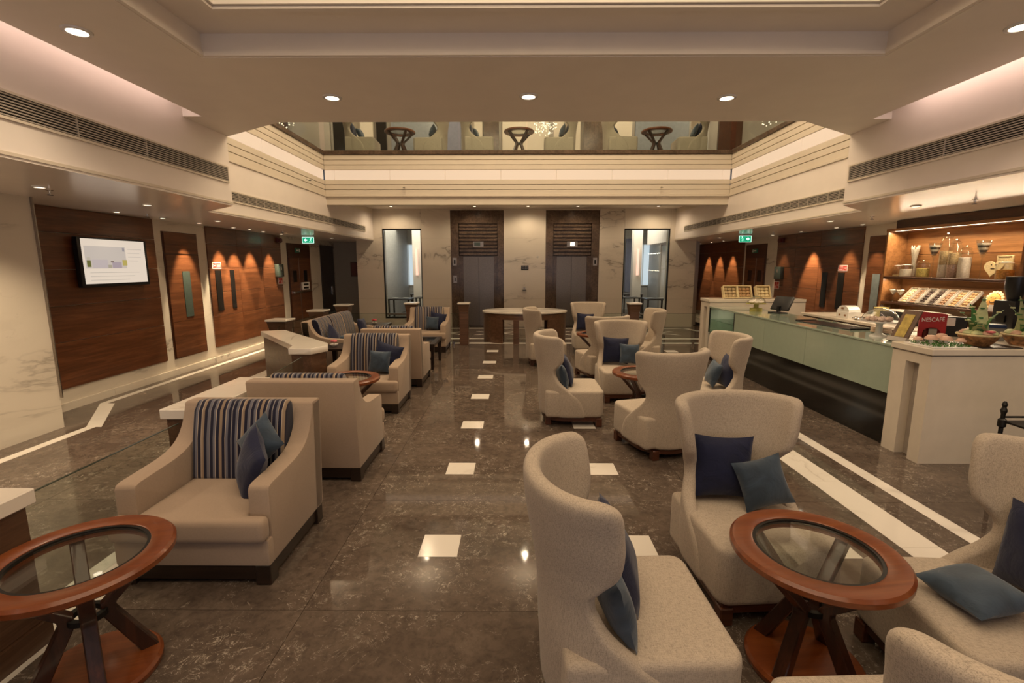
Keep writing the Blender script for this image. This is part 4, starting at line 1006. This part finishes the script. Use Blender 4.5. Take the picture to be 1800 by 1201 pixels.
# ------------------------------------------------------------------ oval console
t = thing('console_table', 'oval console with white stone top and curved striped wood base, before the lifts', 'table', (.23, 11.76, 0))
A_, B_ = 1.05, .64
MB().lathe([(.985, .715), (1, .722), (1, .755), (.99, .762), (0, .762)], n=64, sx=A_, sy=B_).build('stone_top', 'wmarble', t, 40)
def arc(x0, x1, z0, z1, s):
    a0, a1 = math.acos(max(-1, min(1, x0 / (A_ * .97)))), math.acos(max(-1, min(1, x1 / (A_ * .97)))); n = 10
    o = [(A_ * .97 * math.cos(a0 + (a1 - a0) * k / n), s * B_ * .97 * math.sin(a0 + (a1 - a0) * k / n)) for k in range(n + 1)]
    i = [(p * .945, q * .93) for p, q in o[::-1]]
    return MB().prism(o + i, z0, z1).build('curved_panel', 'walnut', t, 40)
for s in (-1, 1):
    arc(-1.018, -.55, 0, .57, s); arc(-.28, -.15, 0, .57, s); arc(.15, .28, 0, .57, s); arc(.55, 1.018, 0, .57, s)
    arc(-1.018, 1.018, .571, .714, s)

# ------------------------------------------------------------------ cafe counter
t = thing('service_counter', 'long cafe counter with frosted green glass front over black granite, on the right', 'counter', (3.82, 7.05, 0))
y0, y1 = -2.29, 2.30
MB().box(.03, .62, y0, y1, 0, .55).build('granite_base', 'black', t, 0)
for a, b in ((y0, -.85), (-.845, .20), (.205, 1.22)): MB().box(0, .02, a, b, .555, 1.035).build('glass_panel', 'greenglass', t, 0)
MB().box(.02, .70, y0, 1.22, .551, 1.035).build('carcass', 'counter', t, 0)
MB().box(-.01, .74, y0, y1, 1.036, 1.06).bevel(.003, 1).build('glass_worktop', 'greenglass', t, 0)
MB().box(.74, 1.30, y0, -1.35, 0, 1.06).build('side_worktop', 'counter', t, 0)
MB().box(0, .012, 1.235, y1 - .01, .555, 1.03).build('display_pane', 'displayglass', t, 0)
MB().box(-.003, .02, 1.215, 1.24, .555, 1.036).box(-.003, .02, y1 - .015, y1, .555, 1.036).build('pane_edge', 'iron', t, 0)
MB().box(.60, .62, 1.24, y1, .555, 1.03).build('display_back', 'greenglass', t, 0)
for z in (.56, .80): MB().box(.03, .59, 1.25, y1 - .02, z, z + .012).build('display_shelf', 'displayglass', t, 0)
for k in range(5):
    q = tag(MB().lathe([(.05, 0), (.055, .02), (.05, .05), (0, .055)], n=16).build('small_cake', 'ceramic'), f'small white iced cake low in the counter display, {("nearest", "second nearest", "middle", "second farthest", "farthest")[k]} of five', 'cake', 'iced cakes in the counter display'); q.location = (4.02 + .05 * (k % 2), 8.42 + .16 * k, .572)
q = thing('cake_slice', 'slice of cream cake on a dark board on the upper display shelf of the counter', 'cake', (4.0, 8.5, .812))
MB().box(-.06, .06, -.08, .08, 0, .008).build('board', 'blackplastic', q, 0); MB().prism([(-.05, -.06), (.05, -.02), (.05, .06), (-.05, .06)], .008, .075).build('slice', 'ceramic', q, 0)
def pier(label, x0, x1, ya, yb, H):
    t = thing('counter_pier', label, 'counter', (x0, ya, 0)); L, Wd = x1 - x0, yb - ya
    m = MB(); m.box(0, .09, 0, Wd * .28, 0, H - .16).box(0, .09, Wd * .62, Wd, 0, H - .16).box(.09, L, 0, Wd, 0, H - .16).box(0, L, 0, Wd, H - .16, H - .072)
    m.build('body', 'counter', t, 0)
    MB().box(.088, .091, Wd * .28, Wd * .62, 0, H - .16).build('recess_back', 'slot', t, 0)
    MB().box(.008, L, .008, Wd - .008, H - .072, H - .06).build('shadow_gap', 'slot', t, 0)
    MB().box(-.018, L, -.018, Wd + .01, H - .06, H).bevel(.006, 1).build('stone_cap', 'counter', t, 0)
pier('cream stone counter end with a tall recess, nearest the camera at right', 3.80, 6.45, 4.28, 4.735, 1.10)
pier('taller cream stone counter end at the far end, carrying three pastry trays', 3.82, 5.7, 9.37, 9.80, 1.20)
t = thing('work_counter', 'dark wood work counter with a cream top behind the glass counter', 'counter', (5.15, 6.5, 0))
MB().box(.03, 1.0, -1.25, 2.05, 0, .975).build('carcass', 'cabinet_dark', t, 0); MB().box(0, 1.03, -1.28, 2.08, .976, 1.02).bevel(.006, 1).build('worktop', 'counter', t, 0)
for k in range(4): MB().box(.018, .03, -1.22 + .82 * k, -.43 + .82 * k, .08, .94).build('door', 'cabinet_dark', t, 0)

# shelf cabinet on the right wall
t = thing('shelf_cabinet', 'honey coloured wood shelf cabinet with two lit shelves of jars and trays', 'cabinet', (6.2, 7.05, 0))
P = lambda nm, m, *b: MB().box(*b).bevel(.004, 1).build(nm, m, t, 0)
P('side_panel', 'cabinet', 0, .34, 1.07, 1.11, 1.02, 2.42); P('side_panel', 'cabinet', 0, .34, -1.13, -1.09, 1.02, 2.42)
for z0, z1 in ((1.02, 1.25), (1.255, 1.66), (1.665, 2.02), (2.025, 2.40)): P('back_panel', 'cabinet', .325, .345, -1.09, 1.07, z0, z1)
P('top_board', 'cabinet', -.01, .34, -1.13, 1.11, 2.40, 2.445); P('header', 'panel_dark', .02, .34, -1.15, .95, 2.446, 2.575)
P('shelf', 'cabinet_dark', -.005, .325, -1.088, 1.068, 1.635, 1.67); P('shelf', 'cabinet_dark', -.005, .325, -1.088, 1.068, 1.225, 1.26)
P('base_cupboard', 'cabinet_dark', .06, .34, -1.13, 1.11, 0, 1.015)
light('display_lamp', 'AREA', (4.1, 8.8, 1.02), 3, NEUT, (0, 0, 0), shape='RECTANGLE', size=.3, size_y=.9)
light('shelf_lamp', 'AREA', (6.28, 7.05, 2.385), 30, WARM2, (0, 20, 0), shape='RECTANGLE', size=.06, size_y=2.0)
light('shelf_lamp', 'AREA', (6.28, 7.05, 1.625), 15, WARM2, (0, 20, 0), shape='RECTANGLE', size=.05, size_y=2.0)

jarglass = glass('jar_glass', (.94, .95, .94), 2.2)
def stuffm(nm, c, v=.35): return plain(nm, c, .6, var=v, scale=60)
SW = {'white': stuffm('sweets_white', (.75, .68, .58), .15), 'yellow': stuffm('sweets_yellow', (.60, .48, .14)), 'oat': stuffm('cereal', (.52, .38, .20)), 'choc': stuffm('cocoa_layers', (.05, .025, .015)), 'pinkish': stuffm('pink_meringue', (.55, .38, .30)), 'amber': stuffm('amber_biscuits', (.60, .28, .05)), 'cookie': stuffm('cookies', (.45, .27, .12)), 'green': stuffm('mixed_green', (.35, .40, .10)), 'nuts': stuffm('nuts', (.30, .16, .08)), 'cream': stuffm('cream_biscuit', (.68, .55, .30), .15)}
def jar(label, x, y, z, r, h, fills, knob):
    t = thing('jar', label, 'jar', (x, y, z), 0, 'glass jars on the upper cafe shelf')
    MB().lathe([(r * .96, 0), (r, .01), (r, h * .80), (r * .72, h * .86), (r * .72, h * .88)], n=24).build('glass_body', jarglass, t, 40)
    b = .008
    for f, m in fills:
        MB().lathe([(r * .93, 0), (r * .93, h * f - .003), (r * .8, h * f)], n=20).build('filling', SW[m], t).location = (0, 0, b); b += h * f
    l = MB().lathe([(r * .78, h * .88), (r * .80, h * .91), (r * .5, h * .94), (r * .12, h * .96)], n=20).build('lid', 'ceramic' if not knob else jarglass, t)
    if knob: MB().lathe([(r * .12, h * .955), (r * .24, h * .975), (r * .2, h * .99), (r * .04, h)], n=12).build('knob', 'chrome', l)
jar('small empty looking jar at the left end of the upper cafe shelf', 6.34, 8.0, 1.67, .075, .20, [(.12, 'cream')], False)
jar('squat jar of white sweets second from the left on the upper cafe shelf', 6.28, 7.77, 1.67, .085, .21, [(.55, 'white')], False)
jar('squat jar of yellow sweets with a steel knob on the upper cafe shelf', 6.32, 7.50, 1.67, .085, .26, [(.5, 'yellow')], True)
jar('tallest apothecary jar, cereal over white powder, on the upper cafe shelf', 6.37, 7.19, 1.67, .078, .66, [(.28, 'white'), (.30, 'oat')], True)
jar('middle height apothecary jar, cereal over pink meringue, on the upper cafe shelf', 6.34, 7.01, 1.67, .075, .56, [(.33, 'pinkish'), (.30, 'oat')], True)
jar('shortest apothecary jar filled with white flakes, on the upper cafe shelf', 6.33, 6.83, 1.67, .075, .46, [(.62, 'white')], True)
jar('wide jar of amber biscuits at the right end of the upper cafe shelf', 6.30, 6.22, 1.67, .095, .24, [(.5, 'amber')], False)
t = thing('vase', 'waisted glass vase of white sticks behind the squat jar of white sweets', 'vase', (6.45, 7.84, 1.67))
MB().lathe([(.05, 0), (.052, .02), (.04, .22), (.045, .26), (.065, .44), (.062, .44), (.04, .25), (.03, .02)], n=20).build('glass_body', jarglass, t)
m = MB()
for k in range(16):
    q = k * 2.4; m.tube([(.018 * math.cos(q), .018 * math.sin(q), .01), (.022 * math.cos(q), .022 * math.sin(q), .26), (.05 * math.cos(q), .05 * math.sin(q), .44 + .03 * (k % 3))], .008, 6)
m.build('sticks', SW['white'], t)
for y, z, lb in ((7.40, 1.67, 'tall stemmed glass with dark layered dessert left of the apothecary jars'), (6.64, 1.67, 'tall stemmed glass with dark layered dessert right of the apothecary jars')):
    t = thing('dessert_glass', lb, 'glass', (6.38, y, z), 0, 'stemmed dessert glasses')
    MB().lathe([(.05, 0), (.045, .006), (.008, .012), (.007, .28), (.03, .32), (.06, .40), (.085, .52), (.08, .52), (.055, .40), (.02, .33)], n=20).build('stem_glass', jarglass, t)
    for k, m_ in enumerate(('nuts', 'choc', 'white', 'choc', 'white')):
        MB().lathe([(.022 + .011 * k, 0), (.030 + .011 * k, .03), (0, .03)], n=16).build('layer', SW[m_], t).location = (0, 0, .33 + .031 * k)
t = thing('heart_biscuit', 'big heart shaped yellow biscuit with a face, on the upper cafe shelf', 'biscuit', (6.34, 6.45, 1.67)); t.rotation_euler = (0, R(12), 0)
hp = [(.13 * (16 * math.sin(a) ** 3) / 16, .15 + .125 * (13 * math.cos(a) - 5 * math.cos(2 * a) - 2 * math.cos(3 * a) - math.cos(4 * a)) / 16) for a in [2 * PI * k / 30 for k in range(30)]]
MB().prism(hp, -.012, .012, 'x').bevel(.004, 1).build('heart', SW['cream'], t)
MB().ball((-.014, -.03, .19), .008).ball((-.014, .03, .19), .008).rbox((-.014, 0, .14), (.006, .05, .008), (0, 0, 0)).build('face', SW['choc'], t)
t = thing('biscuit_board', 'square yellow biscuit board behind the heart biscuit on the upper cafe shelf', 'biscuit', (6.46, 6.40, 1.67)); MB().box(-.01, .01, -.11, .11, 0, .31).bevel(.005, 1).build('slab', SW['cream'], t); MB().box(-.014, -.01, -.09, .09, .29, .30).build('icing', SW['choc'], t, 0)
for y in (8.02, 7.87):
    t = thing('martini_glass', f'martini glass of white cream, {"left" if y > 8 else "right"} one of two on the lower cafe shelf', 'glass', (6.32, y, 1.26), 0, 'martini glasses')
    MB().lathe([(.045, 0), (.04, .006), (.006, .012), (.006, .10), (.07, .20), (.066, .20), (.004, .108)], n=20).build('stem_glass', jarglass, t); MB().lathe([(.008, .112), (.060, .192), (0, .196)], n=20).build('cream', SW['white'], t)
M['acrylic'] = plain('frosted_acrylic', (.52, .47, .40), .25)
tn = ('first', 'second', 'third', 'fourth', 'fifth', 'sixth', 'seventh')
for k, c in enumerate(('cream', 'nuts', 'choc', 'choc', 'nuts', 'cookie', 'cookie')):
    t = thing('biscuit_tray', f'slanted clear tray of {("cream biscuits", "nut biscuits", "dark chocolates", "dark chocolates", "nut clusters", "golden cookies", "golden cookies")[k]}, {tn[k]} from the left on the lower cafe shelf', 'tray', (6.245, 7.71 - .172 * k, 1.262), 0, 'slanted trays on the lower cafe shelf'); t.rotation_euler = (0, R(42), 0)
    m = MB(); frame(m, -.02, .02, -.078, .078, 0, .30, .008) if 0 else None
    m.box(.014, .02, -.072, .072, 0, .30).box(-.03, .02, -.072, -.068, 0, .30).box(-.03, .02, .068, .072, 0, .30).box(-.03, .02, -.068, .068, 0, .004).box(-.03, .02, -.068, .068, .296, .30)
    m.build('tray_shell', M['acrylic'], t, 0)
    for a in range(6):
        for b in range(3): MB().ball((-.002 + .006 * random.random(), -.045 + .045 * b, .03 + .046 * a), .022, (.6, 1, 1), 8, 6).build('biscuit', SW[c], t)
t = thing('sun_biscuit', 'round smiling sun biscuit at the right end of the lower cafe shelf', 'biscuit', (6.33, 6.36, 1.27)); t.rotation_euler = (0, R(14), R(0))
o_ = MB().lathe([(.085, 0), (.085, .02), (.07, .026)], n=28).build('face_disc', SW['amber'], t); o_.rotation_euler = (0, R(-90), 0); o_.location = (0, 0, .13)
for k in range(16):
    q = 2 * PI * k / 16; MB().ball((-.006, .105 * math.cos(q), .13 + .105 * math.sin(q)), .026, (.4, .9, .9), 8, 6).build('petal', SW['cream'], t)
m = MB().tube([(-.028, .045 * math.sin(a), .135 - .045 * math.cos(a)) for a in [R(-60 + 15 * k) for k in range(9)]], .005, 6); m.ball((-.026, -.03, .155), .008).ball((-.026, .03, .155), .008); m.build('face', SW['choc'], t)
t = tag(MB().box(-.002, .002, -.06, .06, 0, .08).build('price_card', 'white', None, 0), 'small white card beside the sun biscuit on the lower cafe shelf', 'card'); t.location = (6.25, 6.25, 1.262); t.rotation_euler = (0, R(10), R(10))

# things on the work counter
t = thing('coffee_grinder', 'tall black coffee grinder at the right edge, before the shelf cabinet', 'machine', (5.95, 5.72, 1.02))
MB().box(-.11, .11, -.13, .13, 0, .42).bevel(.02, 2).build('body', 'blackplastic', t); MB().lathe([(.06, .42), (.10, .56), (.10, .70), (.0, .71)], n=20).build('hopper', 'blackplastic', t); MB().box(-.13, -.11, -.05, .05, .16, .24).build('dose_lever', 'iron', t, 0)
t = thing('coffee_machine', 'low black coffee machine with a steel warming tray under the lower cafe shelf', 'machine', (5.78, 6.85, 1.02))
MB().box(-.22, .22, -.42, .42, 0, .15).bevel(.015, 2).build('body', 'blackplastic', t); MB().lathe([(.20, .15), (.24, .165), (.24, .172), (.19, .160), (0, .160)], n=32, sx=1, sy=2.0).build('warming_tray', 'steel', t)
for k in (-.2, .2): MB().lathe([(.03, 0), (.03, .03)], n=14).build('group_head', 'chrome', t).location = (-.235, k, .06)
t = thing('yellow_jar', 'jar of yellow fruit on the work counter under the lower cafe shelf', 'jar', (5.85, 7.62, 1.02)); MB().lathe([(.09, 0), (.10, .02), (.11, .19), (.105, .19), (.09, .02)], n=24).build('glass_body', jarglass, t); MB().lathe([(.085, .006), (.10, .17), (0, .18)], n=20).build('fruit', SW['yellow'], t)
t = thing('gift_box', 'white box with a curved lid on the work counter', 'box', (5.36, 7.66, 1.02)); MB().box(-.10, .10, -.14, .14, 0, .10).bevel(.004, 1).build('carton', 'ceramic', t, 0)
MB().prism([(.14 * math.cos(PI * k / 12), .10 + .10 * math.sin(PI * k / 12)) for k in range(13)], -.09, .09, 'x').build('curved_lid', 'ceramic', t); MB().box(-.104, -.10, -.09, -.05, .03, .06).box(-.104, -.10, .04, .08, .03, .06).box(-.104, -.10, -.02, .03, .14, .17).build('printed_mark', SW['nuts'], t, 0)
for k in range(8):
    o_ = MB().ball((0, 0, .025), .055, (1, .8, .45), 10, 6).build('wrapped_pack', 'chrome', None, 30); tag(o_, f'silver foil wrapped pack beside the white box, {("left", "right")[k % 2]} one of the {("farthest", "second farthest", "second nearest", "nearest")[k // 2]} pair', 'pack', 'foil packs on the work counter'); o_.location = (5.30 + .09 * (k % 2), 7.40 - .085 * (k // 2), 1.02); o_.rotation_euler.z = k

# things on the glass counter
def cake_stand(label, x, y, z, base, R_, Hs, fill):
    t = thing('cake_stand', label, 'cake stand', (x, y, z))
    MB().lathe([(.09, 0), (.085, .012), (.035, .04), (.03, Hs - .03), (.07, Hs - .012), (R_ * 1.18, Hs), (R_ * 1.18, Hs + .008), (0, Hs + .006)] if base == 'ceramic' else [(.10, 0), (.10, .055), (.04, .06), (.04, Hs - .01), (R_ * 1.1, Hs), (R_ * 1.1, Hs + .008), (0, Hs + .006)], n=36).build('pedestal_plate', base, t, 40)
    MB().lathe([(R_ * math.cos(a), Hs + .008 + R_ * .82 * math.sin(a)) for a in [PI / 2 * k / 10 for k in range(11)]], n=36, cap=False).build('glass_dome', jarglass, t, 60)
    MB().lathe([(.006, 0), (.006, .012), (.018, .02), (.018, .032), (.008, .04)], n=12).build('knob', jarglass, t).location = (0, 0, Hs + .008 + R_ * .82)
    for k in range(9):
        q = 2 * PI * k / 9; rr = R_ * .6 if k < 8 else 0
        MB().ball((rr * math.cos(q), rr * math.sin(q), Hs + .03), .038, (1, 1, .6), 8, 6).build('pastry', SW[fill], t)
cake_stand('white pedestal cake stand with a glass dome of pastries on the glass counter', 4.10, 5.34, 1.06, 'ceramic', .175, .17, 'pinkish')
M['yellowbase'] = plain('yellow_base', (.45, .40, .10), .4)
cake_stand('glass domed cake stand on a yellow base at the far end of the glass counter', 4.22, 8.35, 1.06, 'yellowbase', .15, .13, 'white')
for k in range(6):
    o_ = tag(MB().lathe([(.05, 0), (.10, .010), (.105, .014), (.05, .006)], n=24).build('plate', 'ceramic'), f'white plate behind the pedestal cake stand, {("lowest", "second", "third", "fourth", "fifth", "topmost")[k]} of its stack', 'plate', 'stacked plates on the glass counter'); o_.location = (4.34, 5.62, 1.06 + .012 * k)
t = thing('till', 'black till screen on the far part of the glass counter', 'till', (4.40, 7.98, 1.06), 20)
MB().box(-.09, .09, -.12, .12, 0, .02).bevel(.005, 1).build('foot', 'blackplastic', t, 0); MB().bar((.02, 0, .02), (.02, 0, .12), .05, .04).build('neck', 'blackplastic', t, 0)
o_ = MB().box(-.02, .02, -.17, .17, 0, .25).bevel(.008, 2).build('display', 'blackplastic', t); o_.location = (.03, 0, .05); o_.rotation_euler.y = R(28)
t = thing('counter_mat', 'flat black tray lying on the glass counter', 'tray', (4.24, 6.35, 1.06), 6); MB().box(-.16, .16, -.5, .5, 0, .012).bevel(.004, 1).build('tray', 'blackplastic', t, 0); MB().box(-.16, .16, -.5, -.49, .012, .022).build('lip', 'blackplastic', t, 0); MB().box(-.16, .16, .49, .5, .012, .022).build('lip', 'blackplastic', t, 0)
t = thing('menu_stand', 'leaning gold menu card in a dark wood frame on the glass counter', 'menu', (3.98, 4.92, 1.062), -14); t.rotation_euler = (0, R(24), R(6))
M['gold'] = plain('gold_card', (.42, .30, .07), .35, .3, var=.3, scale=20)
MB().box(-.008, .008, -.10, .10, .0, .36).bevel(.003, 1).build('frame', 'walnut', t, 0); MB().box(-.012, -.008, -.055, .055, .06, .31).build('card', 'gold', t, 0); MB().box(-.03, .02, -.11, .11, 0, .05).bevel(.003, 1).build('foot_bar', 'slot', t, 0)
t = thing('coffee_box', 'red coffee display box with white lettering and an arched cut out, on the counter', 'box', (4.60, 5.24, 1.06), -38); t.scale = (.76, .9, 1)
arch = [(.05 * math.cos(a) + .01, .10 + .03 * math.sin(a)) for a in [PI * k / 8 for k in range(9)]]
MB().prism([(-.15, 0), (-.15, .29), (.15, .27), (.15, 0), (.10, 0), (.10, .06)] + [(.10 * math.cos(a), .06 + .06 * math.sin(a)) for a in [PI * k / 8 for k in range(1, 8)]] + [(-.10, .06), (-.10, 0)], -.06, -.05, 'y').build('front', 'redbox', t, 0)
MB().box(-.15, -.142, -.05, .08, 0, .28).box(.142, .15, -.05, .08, 0, .26).box(-.142, .142, .072, .08, 0, .27).build('sides', 'redbox', t, 0)
MB().box(-.03, .06, -.03, .05, 0, .10).build('inner_carton', 'slot', t, 0); MB().lathe([(.03, 0), (.032, .08), (.02, .09)], n=16).build('coffee_tin', 'darkred', t).location = (-.075, -.01, 0)
tx = put('lettering', text_mesh('NESCAFÉ', .062, 'white', .0008), t, (0.0, -.0615, .205)); tx.rotation_euler = (R(90), R(-4), 0)
t = thing('card_box', 'grey box with a blue lid and a printed oval, behind the carved fruit basket', 'box', (5.0, 4.98, 1.06), -40)
M['greycard'] = plain('grey_card', (.22, .21, .20), .5); M['bluecard'] = plain('blue_card', (.02, .04, .12), .3)
MB().box(-.10, .10, -.06, .06, 0, .15).bevel(.004, 1).build('carton', 'greycard', t, 0); MB().box(-.104, .104, -.064, .064, .15, .185).bevel(.006, 1).build('lid', 'bluecard', t, 0)
o_ = MB().torus((0, 0, 0), .04, .004, 24, 6, 1.3, .8).build('printed_oval', 'white', t); o_.rotation_euler.x = R(90); o_.location = (0, -.061, .085)
t = thing('dark_stand', 'black display stand with a white card between the red box and the carved fruit basket', 'stand', (4.92, 5.36, 1.06), -40)
MB().box(-.13, .13, -.03, .08, 0, .22).bevel(.01, 1).build('body', 'blackplastic', t, 0); MB().box(-.06, .03, -.034, -.03, .12, .21).build('card', 'white', t, 0)

# mushrooms, grass board, carved fruit baskets on the near pier
M['grass'] = plain('grass_green', (.06, .17, .03), .8, var=.5, scale=60)
t = thing('grass_board', 'white board covered with green grass garnish on the near counter end', 'tray', (4.02, 4.50, 1.10))
MB().box(-.20, .20, -.20, .14, 0, .012).bevel(.003, 1).build('board', 'ceramic', t, 0)
m = MB()
for k in range(260):
    x, y = random.uniform(-.18, .18), random.uniform(-.18, .12); a = random.random() * 6; l = .03
    m.quad((x - .004, y, .012), (x + .004, y, .012), (x + l * math.cos(a) * .6 + .002, y + l * math.sin(a) * .6, .012 + .02), (x + l * math.cos(a) * .6 - .002, y + l * math.sin(a) * .6, .012 + .02))
gg = m.build('grass', 'grass', t, 0); gg['kind'] = 'stuff'
M['mush'] = plain('mushroom_pink', (.62, .38, .26), .5, var=.12)
for k, (x, y, s) in enumerate(((3.88, 4.55, .8), (3.96, 4.50, 1.1), (4.06, 4.45, 1.05), (4.12, 4.57, 1.15), (4.17, 4.42, .85))):
    t = thing('mushroom', f'sugar mushroom with a pinkish cap, {("leftmost and smallest", "second from the left", "middle one", "back one", "rightmost")[k]} on the grass board', 'mushroom', (x, y, 1.112), 0, 'sugar mushrooms')
    MB().lathe([(.016 * s, 0), (.013 * s, .03 * s), (.016 * s, .045 * s)], n=12).build('stalk', 'ceramic', t); MB().lathe([(.012 * s, .038 * s), (.048 * s, .042 * s), (.046 * s, .055 * s), (.028 * s, .075 * s), (0, .08 * s)], n=18).build('cap', 'mush', t)
M['basket'] = plain('basket_weave', (.30, .14, .05), .5, var=.75, scale=26); M['melon'] = plain('melon_flesh', (.55, .58, .30), .45, var=.2); M['rind'] = plain('melon_rind', (.07, .20, .06), .4, var=.4)
def fruit_basket(label, x, y, z, rz, sd):
    rnd = random.Random(sd); t = thing('fruit_basket', label, 'basket', (x, y, z), rz, 'carved fruit baskets')
    MB().lathe([(.09, 0), (.095, .008), (.13, .05), (.155, .10), (.15, .105), (.12, .05), (.08, .012)], n=32).build('basket_bowl', 'basket', t)
    MB().torus((0, 0, .103), .153, .010, 32, 6).build('basket_rim', SW['cream'], t)
    for k in range(9):
        q = 2 * PI * k / 9; MB().ball((.095 * math.cos(q), .095 * math.sin(q), .115), .045, (1, 1, .7), 10, 6).build('melon_piece', M['melon'] if k % 3 else 'mush', t)
    for k, (q, h, l) in enumerate(((.4, .36, .05), (1.2, .28, .10), (2.2, .22, .14), (3.1, .16, .20), (3.6, .13, .22), (5.4, .24, .12))):
        pts = []; n = 8
        for i in range(n + 1):
            s_ = i / n; pts.append(Vector((.03 * math.cos(q) + l * s_ * s_ * math.cos(q), .03 * math.sin(q) + l * s_ * s_ * math.sin(q), .10 + h * s_ * (1.25 - .25 * s_))))
        f = MB()
        tg = Vector((-math.sin(q), math.cos(q), 0)); L_, Rr = [], []
        ring = []
        for i, p in enumerate(pts):
            s_ = i / n; wd = .068 * math.sin(PI * min(1, .12 + .88 * (1 - s_ ** 2)) * .5) * (1 - .85 * s_)+.003; nn = Vector((math.cos(q), math.sin(q), .3)) * (.008 * (1 - s_) + .002)
            ring.append([p + tg * wd, p + nn, p - tg * wd, p - nn])
        f.rings(ring); f.build('carved_leaf', M['rind'] if k % 2 else M['melon'], t)
        for i in range(1, n, 2):
            p = pts[i]; MB().rbox(p + Vector((math.cos(q), math.sin(q), 0)) * -.004, (.03, .03, .012), (0, 0, math.degrees(q))).build('leaf_band', M['rind'] if k % 2 == 0 else M['melon'], t, 0)
    for k in range(6):
        q = 2 * PI * k / 6; MB().ball((-.05 + .02 * math.cos(q), -.11 + .02 * math.sin(q), .14), .018, (1, 1, .6), 8, 6).build('rose_petal', 'pink', t)
t = tag(MB().box(-.17, .20, -.15, .15, 0, .006).build('slate_tray', 'blackplastic', None, 0), 'thin black tray under the carved fruit basket on the near counter end', 'tray'); t.location = (4.44, 4.46, 1.10)
fruit_basket('brown basket of carved melon leaves, left one of two on the near counter end', 4.38, 4.48, 1.106, 20, 3)
fruit_basket('brown basket of carved melon leaves, right one of two on the near counter end', 4.83, 4.50, 1.10, 75, 5)

# pastry trays on the far pier
for k, (x, c) in enumerate(((4.28, 'oat'), (4.56, 'cookie'), (4.93, 'cream'))):
    t = thing('pastry_tray', f'tilted wooden pastry tray, {("left", "middle", "right")[k]} of three on the far counter end', 'tray', (x, 9.50, 1.20), 0, 'tilted pastry trays'); t.rotation_euler = (R(-24), 0, 0)
    m = MB(); m.box(-.14, .14, .03, .045, 0, .26).box(-.14, -.125, -.05, .03, 0, .26).box(.125, .14, -.05, .03, 0, .26).box(-.125, .125, -.05, .03, 0, .015).box(-.125, .125, -.05, .03, .245, .26); m.build('tray_frame', SW['cream'], t, 0)
    for a in range(3):
        for b in range(3): MB().ball((-.08 + .08 * b, 0, .06 + .07 * a), .042, (1, .7, .8), 8, 6).build('pastry', SW[c], t)

# iron trolley at the right edge
t = thing('trolley', 'black wrought iron trolley with turned finials behind the right edge wing chair', 'trolley', (3.62, 3.42, 0))
for x in (0, .75):
    for y in (0, -.42):
        MB().lathe([(.014, 0), (.014, .66), (.026, .67), (.026, .72), (.014, .73), (.014, .76), (.022, .79), (.012, .815), (.018, .835), (.008, .86)], (x, y, .0), 12).build('post', 'iron', t)
for z in (.28, .70): MB().box(0, .75, -.42, 0, z, z + .014).build('shelf', 'iron', t, 0)
MB().tube([(0, 0, .74), (.75, 0, .74)], .008).tube([(0, -.42, .74), (.75, -.42, .74)], .008).build('rail', 'iron', t)
for k in range(7):
    o_ = tag(MB().lathe([(.05, 0), (.105, .014), (.11, .018), (.05, .006)], n=24).build('plate', 'ceramic'), f'white plate on the iron trolley, {("lowest", "second", "third", "topmost" if k == 3 else "")[k % 4] if k < 6 else "topmost"} of the {"right" if k > 3 else "left"} stack', 'plate', 'stacked plates on the trolley'); o_.location = (3.80 + (.26 if k > 3 else 0), 3.24, .714 + .016 * (k % 4))
for k in range(4):
    o_ = tag(MB().ball((0, 0, .035), .06, (1, .8, .55), 10, 6).build('wrapped_pack', 'chrome', None, 30), f'foil wrapped pack, {("left", "right")[k % 2]} one on the {("left", "right")[k // 2]} plate stack of the iron trolley', 'pack', 'foil packs on the trolley'); o_.location = (3.77 + .26 * (k // 2) + .07 * (k % 2), 3.22 + .03 * (k % 2), .714 + (.064 if k < 2 else .05)); o_.rotation_euler.z = k * 1.3
